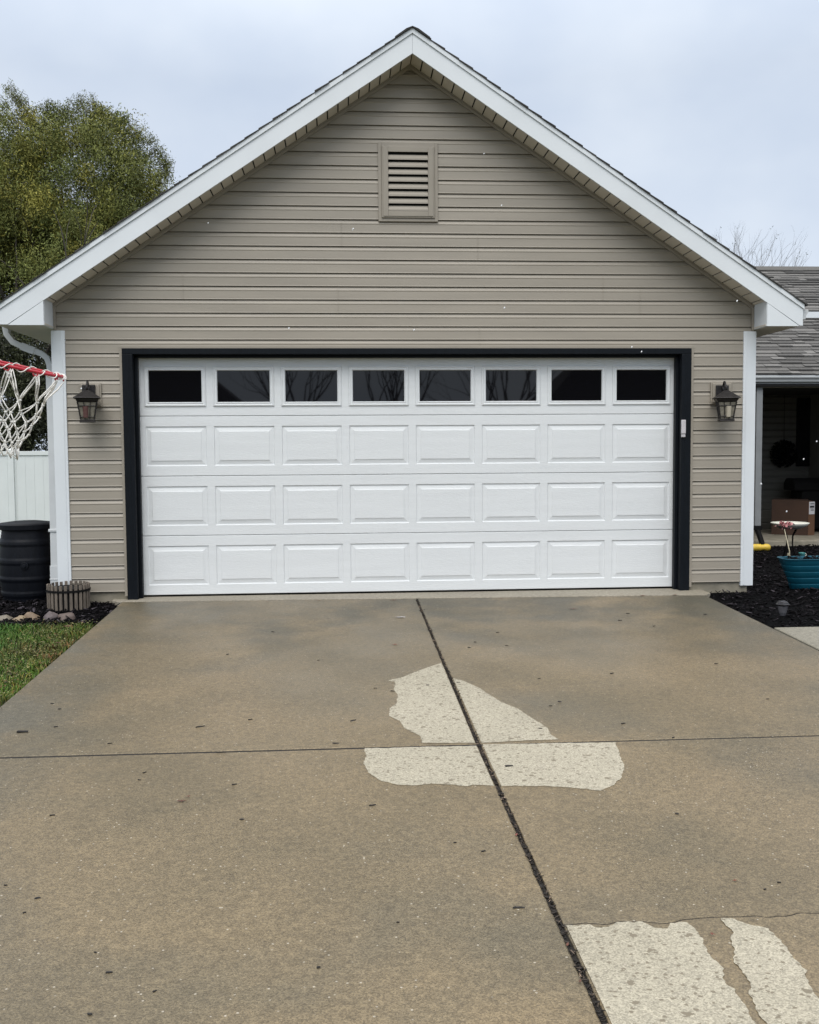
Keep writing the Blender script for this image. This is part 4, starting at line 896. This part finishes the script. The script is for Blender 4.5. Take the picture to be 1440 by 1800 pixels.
for row in range(6):
    for k in range(nc):
        A = knot(row, k); kk = [k, k-1] if row % 2 == 0 else [k, k+1]
        for q in kk:
            B_ = knot(row+1, q % nc if q >= 0 else q+nc)
            out_ = Vector((A.x+B_.x-2*hc.x, A.y+B_.y-2*hc.y, 0)).normalized(); mid_ = (A+B_)/2
            if row == 0:
                for dd in (-.0045, .0045):
                    sd_ = Vector((-out_.y, out_.x, 0))*dd; m_.tube([A+sd_, A.lerp(B_, .35)+out_*.004+sd_*1.4, A.lerp(B_, .75)-out_*.006+sd_, B_], .0025, 6)
            else: m_.tube([A, mid_+Vector((0, 0, -.004)), B_], .0028, 6); 
    for k in range(nc):
        if row: p = knot(row, k); m_.lathe([(.0005, -.006), (.0075, -.002), (.0075, .002), (.0005, .006)], tuple(p), 8)
for k in range(nc):                                   # bunched loose loops at the bottom
    A = knot(6, k); B_ = knot(6, (k+1) % nc); mid_ = (A+B_)/2; m_.tube([A, A.lerp(mid_, .5)+Vector((0, 0, -.035+.01*R_.random())), mid_+Vector((.01*R_.uniform(-1, 1), 0, -.05+.015*R_.random())), B_+Vector((0, 0, -.02)), B_], .0030, 6)
m_.build('net', 'cord', HP, smooth=True)
bx_ = hc-ux*(RR+.12)
m_ = MB(); rot = Matrix.Rotation(tl, 3, 'Y'); m_.box((bx_.x-.02, HYc-.36, bx_.z-.06), (bx_.x, HYc+.36, bx_.z+.5), rot, (bx_.x, HYc, bx_.z)); m_.build('backboard', 'ceramic', HP, bevel=.005)
m_ = MB(); m_.tube([(bx_.x-.5, HYc, gz(HYc)-.03), (bx_.x-.5, HYc, bx_.z-.1), (bx_.x-.35, HYc, bx_.z+.15), (bx_.x-.03, HYc, bx_.z+.2)], .03, 12); m_.build('pole', 'rubber', HP, smooth=True)
m_ = MB(); m_.box((bx_.x-.85, HYc-.3, gz(HYc)-.04), (bx_.x-.3, HYc+.3, gz(HYc)+.1)); m_.build('base', 'rubber', HP, bevel=.03)

# ================================================================== TREES
def limb(mb, p, d, L_, r, dep, out_=None, spread=.5, up=.12, seg=4, shrink=.72, kids=(2, 3)):
    pts = [Vector(p)]; dd = Vector(d).normalized(); rs = [r]
    for i in range(seg):
        dd = (dd+Vector((R_.gauss(0, .12), R_.gauss(0, .12), R_.gauss(0, .08)+up*.3))).normalized(); pts.append(pts[-1]+dd*L_/seg); rs.append(r*(1-.35*(i+1)/seg))
    mb.tube(pts, rs, 6 if r > .02 else 4 if r > .008 else 3, cap=False)
    if out_ is not None: out_.append((pts[-1].copy(), dd.copy(), dep))
    if dep <= 0: return
    for k in range(R_.randint(*kids)):
        nd = (dd+Vector((R_.gauss(0, spread), R_.gauss(0, spread), R_.gauss(0, spread*.6)+up))).normalized()
        limb(mb, pts[-1] if k < 2 else pts[seg//2+1], nd, L_*R_.uniform(shrink-.1, shrink+.08), rs[-1]*R_.uniform(.6, .8), dep-1, out_, spread, up, seg, shrink, kids)
def foliage(name, lumps, per_m3, m, leafl, leafw, parent, droop=.6, tones=((1, 1, 1),), clump=.42, sky=.0, nlf=210):
    Vs = []; Ts = []; tw = MB()
    for (cx_, cy_, cz_, rx, ry, rz) in lumps:
        vol = 4.19*rx*ry*rz; n = int(vol*per_m3)
        for _ in range(n):
            u = NP.normal(0, 1, 3); u /= np.linalg.norm(u); rr_ = NP.random()**.22
            c = np.array([cx_+u[0]*rx*rr_, cy_+u[1]*ry*rr_, cz_+u[2]*rz*rr_])
            if noise.noise(Vector(c)*.75) < -.28: continue
            if rr_ > .9 and NP.random() < .3: continue
            k = int(nlf*NP.uniform(.5, 1.2)); cl = clump*NP.uniform(.6, 1.2)*(.75 if rr_ > .92 else 1)
            P = c+np.clip(NP.normal(0, 1, (k, 3)), -1.7, 1.7)*np.array([cl*.5, cl*.5, cl*.62])
            a = NP.uniform(0, 2*math.pi, k); el = NP.normal(-droop, .6, k); d = np.stack([np.cos(a)*np.cos(el), np.sin(a)*np.cos(el), np.sin(el)], 1)
            w = np.cross(d, NP.normal(0, 1, (k, 3))); w /= np.linalg.norm(w, axis=1)[:, None]+1e-9
            l = leafl*NP.uniform(.6, 1.3, k)[:, None]; ww = leafw*NP.uniform(.6, 1.2, k)[:, None]
            Vs.append(np.stack([P-d*l/2, P+w*ww/2, P+d*l/2, P-w*ww/2], 1))
            t = np.array(tones[NP.choice(len(tones))])*NP.uniform(.75, 1.25); Ts.append(t*NP.uniform(.6, 1.4, (k, 1)))
    V = np.concatenate(Vs); n = len(V); return npmesh(name, V.reshape(-1, 3), np.arange(n*4).reshape(n, 4), m, np.concatenate(Ts), kind=None, parent=parent)
TY_ = 17.
def lp(u, v, r, rz=None, dy=0., Y=TY_):
    p = at(u, v, Y+dy); return (p[0], p[1], p[2], r, r*.9, rz or r)
lumps = [lp(165, 333, 1.75, 1.85), lp(20, 330, 1.6, 1.9), lp(-110, 330, 2.0, 2.1, 1), lp(245, 360, .98, 1.0, .3), lp(70, 460, 2.1, 1.7, -.4), lp(215, 440, 1.1, 1.2, .2), lp(-60, 520, 2.2, 1.8), lp(18, 208, .5, .8, .2), lp(128, 232, .7, .6), lp(190, 250, .6, .55), lp(262, 312, .55, .5), lp(62, 290, .8, .8)]
core = [lp(150, 390, 1.2, 1.3, .3), lp(20, 400, 1.3, 1.5, .3), lp(90, 480, 1.2, 1.2, .3)]
tb = at(60, 700, TY_)
T1 = thing('olive_tree', 'tall dense olive green leafy tree rising behind the left side of the garage', 'tree', (tb[0], TY_, -.5))
tm = MB(); ends = []
limb(tm, (tb[0], TY_, -.55), (0, 0, 1), 3.0, .24, 0)
for a_ in range(7):
    t = a_*2*math.pi/7; limb(tm, (tb[0], TY_, 2.2), (math.cos(t)*.8, math.sin(t)*.6, 1.1), 2.3, .10, 3, ends, .42, .18, 4, .72)
tm.build('trunk', 'bark', T1, smooth=True)
tones = ((1, 1, 1), (1.2, 1.1, .9), (.8, .85, .85), (.9, .97, 1), (1.4, 1.2, .9), (.7, .75, .8), (1.1, 1.1, 1.))
foliage('crown', lumps+core, 15, 'leafA', .085, .024, T1, tones=tones, nlf=270, clump=.40)
# thin upright twigs that break the outline
tw = MB(); V = []; T_ = []
outl = [(-20, 190), (5, 160), (25, 150), (35, 175), (50, 205), (70, 200), (85, 188), (100, 192), (120, 183), (140, 178), (155, 172), (170, 185), (185, 190), (205, 205), (225, 215), (245, 232), (262, 248), (280, 262), (292, 275), (300, 292), (306, 308)]
for i in range(len(outl)-1):
    for k in range(11):
        t = R_.random(); u = outl[i][0]*(1-t)+outl[i+1][0]*t; v = outl[i][1]*(1-t)+outl[i+1][1]*t+R_.uniform(-16, 22); p = Vector(at(u, v, TY_+R_.uniform(-.4, .4)))
        base = Vector(at(150+(u-150)*.72, 360+(v-360)*.75, TY_)); q = p.lerp(base, R_.uniform(.25, .6)); mid_ = (p+q)/2+Vector((R_.gauss(0, .06), 0, R_.gauss(0, .04)))
        tw.tube([q, mid_, p], [.010, .006, .0035], 3, cap=False)
        for _ in range(34):
            s_ = R_.random()**.6; c = q.lerp(p, s_)+Vector((R_.gauss(0, .055), R_.gauss(0, .05), R_.gauss(0, .05))); d = Vector((R_.gauss(0, 1), R_.gauss(0, 1), R_.gauss(.3, 1))).normalized()*.036; w = d.cross(Vector((R_.random(), R_.random(), R_.random()))).normalized()*.0085
            V += [c-d, c+w, c+d, c-w]; T_.append((R_.uniform(.6, 1.3),)*3)
tw.build('branches', 'bark', T1)
V = np.array([tuple(q) for q in V]); npmesh('outer_leaves', V, np.arange(len(V)).reshape(-1, 4), 'leafA', np.array(T_), kind=None, parent=T1)
# dark evergreen behind the fence
E1p = at(45, 800, 14.6)
E1 = thing('evergreen_tree', 'dark low evergreen tree behind the white fence and basketball net', 'tree', (E1p[0], 14.6, -.5))
tm = MB(); limb(tm, (E1p[0], 14.6, -.55), (0, 0, 1), 2.4, .14, 3, None, .5, .1); tm.build('trunk', 'bark', E1, smooth=True)
foliage('crown', [lp(60, 700, 1.25, 1.1, 0, 14.6), lp(-30, 690, 1.5, 1.5, 0, 14.6), lp(40, 770, 1.4, .8, 0, 14.6), lp(20, 610, 1.2, .9, .3, 14.6), lp(120, 720, 1.2, 1.2, .2, 14.6)], 16, 'leafB', .09, .034, E1, tones=((1, 1, 1), (.7, .7, .7), (1.3, 1.25, 1.1), (1.6, 1.5, 1.3)), clump=.38, nlf=150)
# bare tree behind the house
BT = at(1300, 462, 26.)
T2 = thing('bare_tree', 'leafless tree with fanned thin grey branches behind the house ridge', 'tree', (BT[0], 26, -.5))
tm = MB(); o_ = []
limb(tm, (BT[0], 26, -.6), (0, 0, 1), 5.0, .14, 0)
base = Vector((BT[0], 26, 4.2)); 
for k in range(26):
    t = -1.38+2.76*k/25+R_.uniform(-.06, .06); L_ = 2.5+1.5*math.cos(t)*.9
    limb(tm, base+Vector((R_.uniform(-.1, .1), 0, R_.uniform(0, .6))), (math.sin(t), R_.uniform(-.3, .3), math.cos(t)*1.05), L_*.54, .030, 4, o_, .22, .1, 4, .62, (2, 3))
tm.build('branches', 'bark', T2)
V = []; 
for (p, d, dep) in R_.sample(o_, 34):
    for _ in range(3):
        c = p+Vector((R_.gauss(0, .05), 0, R_.gauss(0, .05))); e = Vector((R_.gauss(0, 1), R_.gauss(0, 1), R_.gauss(0, 1))).normalized()*.035; w = e.orthogonal()*.4; V += [c-e, c+w, c+e, c-w]
V = np.array([tuple(q) for q in V]); npmesh('last_leaves', V, np.arange(len(V)).reshape(-1, 4), 'leafB', np.ones((len(V)//4, 3)), kind=None, parent=T2)
# across the street: only seen mirrored in the door windows
for i, (x, y, s_) in enumerate(((-2.6, -34, 1.), (1.6, -31, .9), (6.6, -35, 1.05))):
    lab = ['bare street tree mirrored in the left door windows', 'bare street tree mirrored in the middle door windows', 'bare street tree mirrored in the right door windows'][i]
    T3 = thing('bare_street_tree', lab, 'tree', (x, y, -.5), 'bare trees across the street'); tm = MB()
    limb(tm, (x, y, -.6), (0, 0, 1), 2.0, .17*s_, 0)
    for k in range(6):
        t = k*2*math.pi/6+i; limb(tm, (x, y, 1.3), (math.cos(t)*.45, math.sin(t)*.4, 1), 1.9*s_, .085, 6, None, .36, .12, 4, .76, (2, 3))
    tm.build('branches', 'bark', T3)
def far_house(x0, x1, y, ze, zr, lab, hipx):
    F_ = thing('far_house', lab, 'house', ((x0+x1)/2, y, -.5)); m_ = MB(); m_.box((x0, y-6, -.8), (x1, y, ze)); m_.build('wall', 'farwall', F_)
    m_ = MB(); xm = (x0+x1)/2; m_.add([(x0-.4, y+.4, ze), (x1+.4, y+.4, ze), (x1+.4, y-6.4, ze), (x0-.4, y-6.4, ze), (x0+hipx, y-3, zr), (x1-hipx, y-3, zr)], [(0, 1, 5, 4), (1, 2, 5), (2, 3, 4, 5), (3, 0, 4), (0, 3, 2, 1)]); m_.build('roof', 'shingledk', F_)
far_house(-17, -5.0, -40, 2.9, 6.2, 'dark low house across the street mirrored in the left door window', 3.5)
far_house(9.2, 22, -38, 3.2, 6.6, 'dark low house across the street mirrored in the right door windows', 3.0)

# ================================================================== SMALL LOOSE THINGS
def chip_px(u, v, wpx, ang, kind='chip', label=None, group=None, hr=.35):
    p = on(u, v, .004); sc = (p[1]-CAMP[1])/FPX; l = wpx*sc; a = ang
    m_ = MB()
    if kind == 'chip':
        w = max(.005, l*hr); h = max(.003, w*.4); q = .7
        ca, sa = math.cos(a), math.sin(a)
        def PP(x, y, z): return (p[0]+ca*x-sa*y, p[1]+sa*x+ca*y, gz(p[1])+.001+z)
        m_.hexa([PP(-l/2, -w/2, 0), PP(l/2, -w/2*q, 0), PP(l/2*.9, w/2*q, 0), PP(-l/2*.95, w/2, 0), PP(-l/2, -w/2, h), PP(l/2, -w/2*q, h*.6), PP(l/2*.9, w/2*q, h*.8), PP(-l/2*.9, w/2, h)])
        o = m_.build('wood_chip', 'twig', loc=tuple(p))
    elif kind == 'twig':
        ca, sa = math.cos(a), math.sin(a); pts = []
        for i in range(5):
            t = i/4-.5; b_ = R_.uniform(-.08, .08)*l; pts.append((p[0]+ca*t*l-sa*b_, p[1]+sa*t*l+ca*b_, gz(p[1])+.004))
        m_.tube(pts, [.0022, .0032, .003, .0028, .0018], 5); o = m_.build('twig', 'twig', loc=tuple(p))
    elif kind in ('leaf', 'white'):
        n = 9; vs = []; w = l*.42; ca, sa = math.cos(a), math.sin(a)
        prof_ = [0, .5, .85, .7, 1, .8, .6, .35, 0]
        for s_ in (1, -1):
            for i in range(n):
                t = i/(n-1)-.5; y = s_*w*prof_[i]*.5; x = t*l; vs.append((p[0]+ca*x-sa*y, p[1]+sa*x+ca*y, gz(p[1])+.003+.15*abs(y)+.02*abs(t)*l+.004*R_.random()))
        m_.tone = (lambda q: (q, q*R_.uniform(.8, 1.1), q))(R_.uniform(.6, 1.3)); m_.add(vs, [(i, i+1, n+i+1, n+i) for i in range(n-1)]); o = m_.build('fallen_leaf', 'leafbr', loc=tuple(p))
    if kind == 'white':
        o.data.materials[0] = M['pale']
    o['label'] = label; o['category'] = {'chip': 'wood chip', 'twig': 'twig', 'leaf': 'leaf', 'white': 'leaf'}[kind]
    if group: o['group'] = group
    return o
sp = [(40, 1286, 19, .05, 'chip', 'dark wood chip on the damp driveway, nearest the grass edge above the joint'), (352, 1277, 17, .5, 'twig', 'dark twig on the damp driveway just above the left cross joint'),
      (192, 1708, 12, .1, 'chip', 'blocky black wood chunk on the near left slab, largest there'), (272, 1741, 8, .8, 'chip', 'small dark lump right of the blocky chunk on the near left slab'),
      (319, 1408, 17, .2, 'leaf', 'dark pointed leaf on the near left slab beside a smaller leaf'), (331, 1400, 10, .4, 'leaf', 'small dark leaf just behind the pointed leaf on the near left slab'),
      (254, 1357, 8, 1.0, 'chip', 'dark oval chip just below the left part of the cross joint'), (895, 1346, 15, .15, 'chip', 'dark wood chip inside the dry patch right of the centre joint'),
      (912, 1595, 22, -.02, 'twig', 'dark twig on the near slab just left of the centre joint'), (695, 1133, 13, .3, 'leaf', 'round brown leaf on the slab left of the centre joint near the door'),
      (704, 1085, 18, -.1, 'white', 'pale white strip of litter on the concrete near the door, left of the joint'), (1252, 1642, 13, -.6, 'leaf', 'dark leaf lying in the damp gap between the two near dry patches'),
      (1008, 1070, 14, -.1, 'leaf', 'reddish brown curled leaf near the door, right of the centre joint'), (655, 1415, 13, .2, 'twig', 'curved thin twig just below the left dry patch'),
      (388, 1322, 18, .05, 'twig', 'dark twig lying along the left cross joint'), (621, 1266, 14, .6, 'twig', 'curled twig left of the upper dry patch'),
      (806, 1199, 7, .1, 'chip', 'dark chip at the tip of the dry patch right of the joint'), (1188, 1046, 14, .1, 'leaf', 'reddish brown leaf at the foot of the right door frame'),
      (692, 1055, 11, .1, 'leaf', 'brown leaf on the pale strip at the top of the centre joint'), (1060, 1547, 0, 0, None, None), (1292, 1548, 11, .3, 'leaf', 'dark leaf on the damp slab above the crack, right side'),
      (1098, 1250, 0, 0, None, None), (66, 1578, 10, .3, 'twig', 'short forked twig on the far left of the near slab')]
for u, v, w, a, k, lab in sp:
    if k: chip_px(u, v, w, a, k, lab)
small = [(752, 1204, 5), (660, 1209, 5), (690, 1214, 6), (984, 1233, 6), (968, 1240, 6), (1096, 1271, 8), (950, 1280, 6), (875, 1111, 5), (891, 1134, 5), (825, 1138, 5), (835, 1128, 4), (1090, 1090, 6), (1104, 1078, 6), (1076, 1183, 7),
         (948, 1192, 5), (1240, 1080, 6), (1150, 1100, 5), (1259, 1166, 6), (98, 1277, 6), (193, 1306, 7), (440, 1264, 7), (590, 1306, 10), (92, 1432, 8), (412, 1378, 8), (425, 1440, 7), (245, 1370, 5), (10, 1555, 5), (158, 1782, 8), (43, 1603, 5), (168, 1673, 4), (105, 1246, 5), (92, 1236, 6), (480, 1110, 5), (400, 1150, 4), (560, 1160, 4), (1350, 1228, 5), (1184, 1296, 6), (1370, 1550, 6), (1345, 1562, 5), (1190, 1430, 6), (800, 1480, 5), (700, 1620, 5), (560, 1700, 6), (850, 1495, 8)]
for i, (u, v, w) in enumerate(small):
    chip_px(u, v, w*1.15, R_.uniform(-.6, .8), 'chip' if i % 3 else 'twig', 'tiny dark fleck of mulch on the damp concrete driveway', 'tiny mulch flecks on the driveway')
for i, (u, v, w) in enumerate([(1042, 1043+4, 9), (1095, 1046, 6), (560, 1056, 6), (470, 1058, 5), (405, 1061, 5), (880, 1052, 7), (1130, 1047, 8)]):
    chip_px(u, v, w, R_.uniform(-.4, .4), 'leaf', 'tiny brown leaf scrap on the pale strip under the garage door', 'leaf scraps along the garage sill')
for u, v, lab in ((908, 1467, 'reddish brown leaf caught in the centre joint below the dry patch'), (998, 1660, 'reddish leaf in the centre joint beside the big near dry patch'), (1020, 1725, 'lowest reddish leaf in the centre joint near the photo bottom')):
    o = chip_px(u, v, 13, 1.2, 'leaf', lab)
for u, v, w, lab in ((120, 1108, 17, 'large tan brown leaf on grass below the wooden planter'), (103, 1137, 13, 'reddish brown leaf at the lawn edge, lower of the two in grass')):
    o = chip_px(u, v, w, .2, 'leaf', lab); o.location.z += .03
# snow flurries
for u, v, Y, r in ((621, 402, -.5, 1.6), (887, 541, -.7, 1.8), (728, 580, -.6, 1.7), (508, 577, -.5, 1.7), (882, 361, -.9, 1.5), (1111, 610, -1., 1.6), (1128, 618, -.8, 1.5), (851, 270, -.5, 1.3), (1296, 529, -.6, 1.8), (620, 404, -.4, 1.2), (366, 392, -.6, 1.2), (1413, 807, 2., 1.6), (1383, 899, 3., 1.8), (1338, 851, 2., 2.4), (1436, 776, 2., 1.6), (143, 683, -.8, 1.5)):
    p = at(u, v, Y); k = r*(Y-CAMP[1])/FPX; m_ = MB(); m_.tube([(p[0]-k*.5, p[1], p[2]-k*.9), (p[0], p[1], p[2]), (p[0]+k*.3, p[1], p[2]+k*.9)], [k*.4, k*.8, k*.35], 6)
    tag(m_.build('snowflake', 'snow', loc=tuple(p), smooth=True), 'tiny white snowflake drifting in front of the garage', 'snowflake', 'snowflakes in the air')
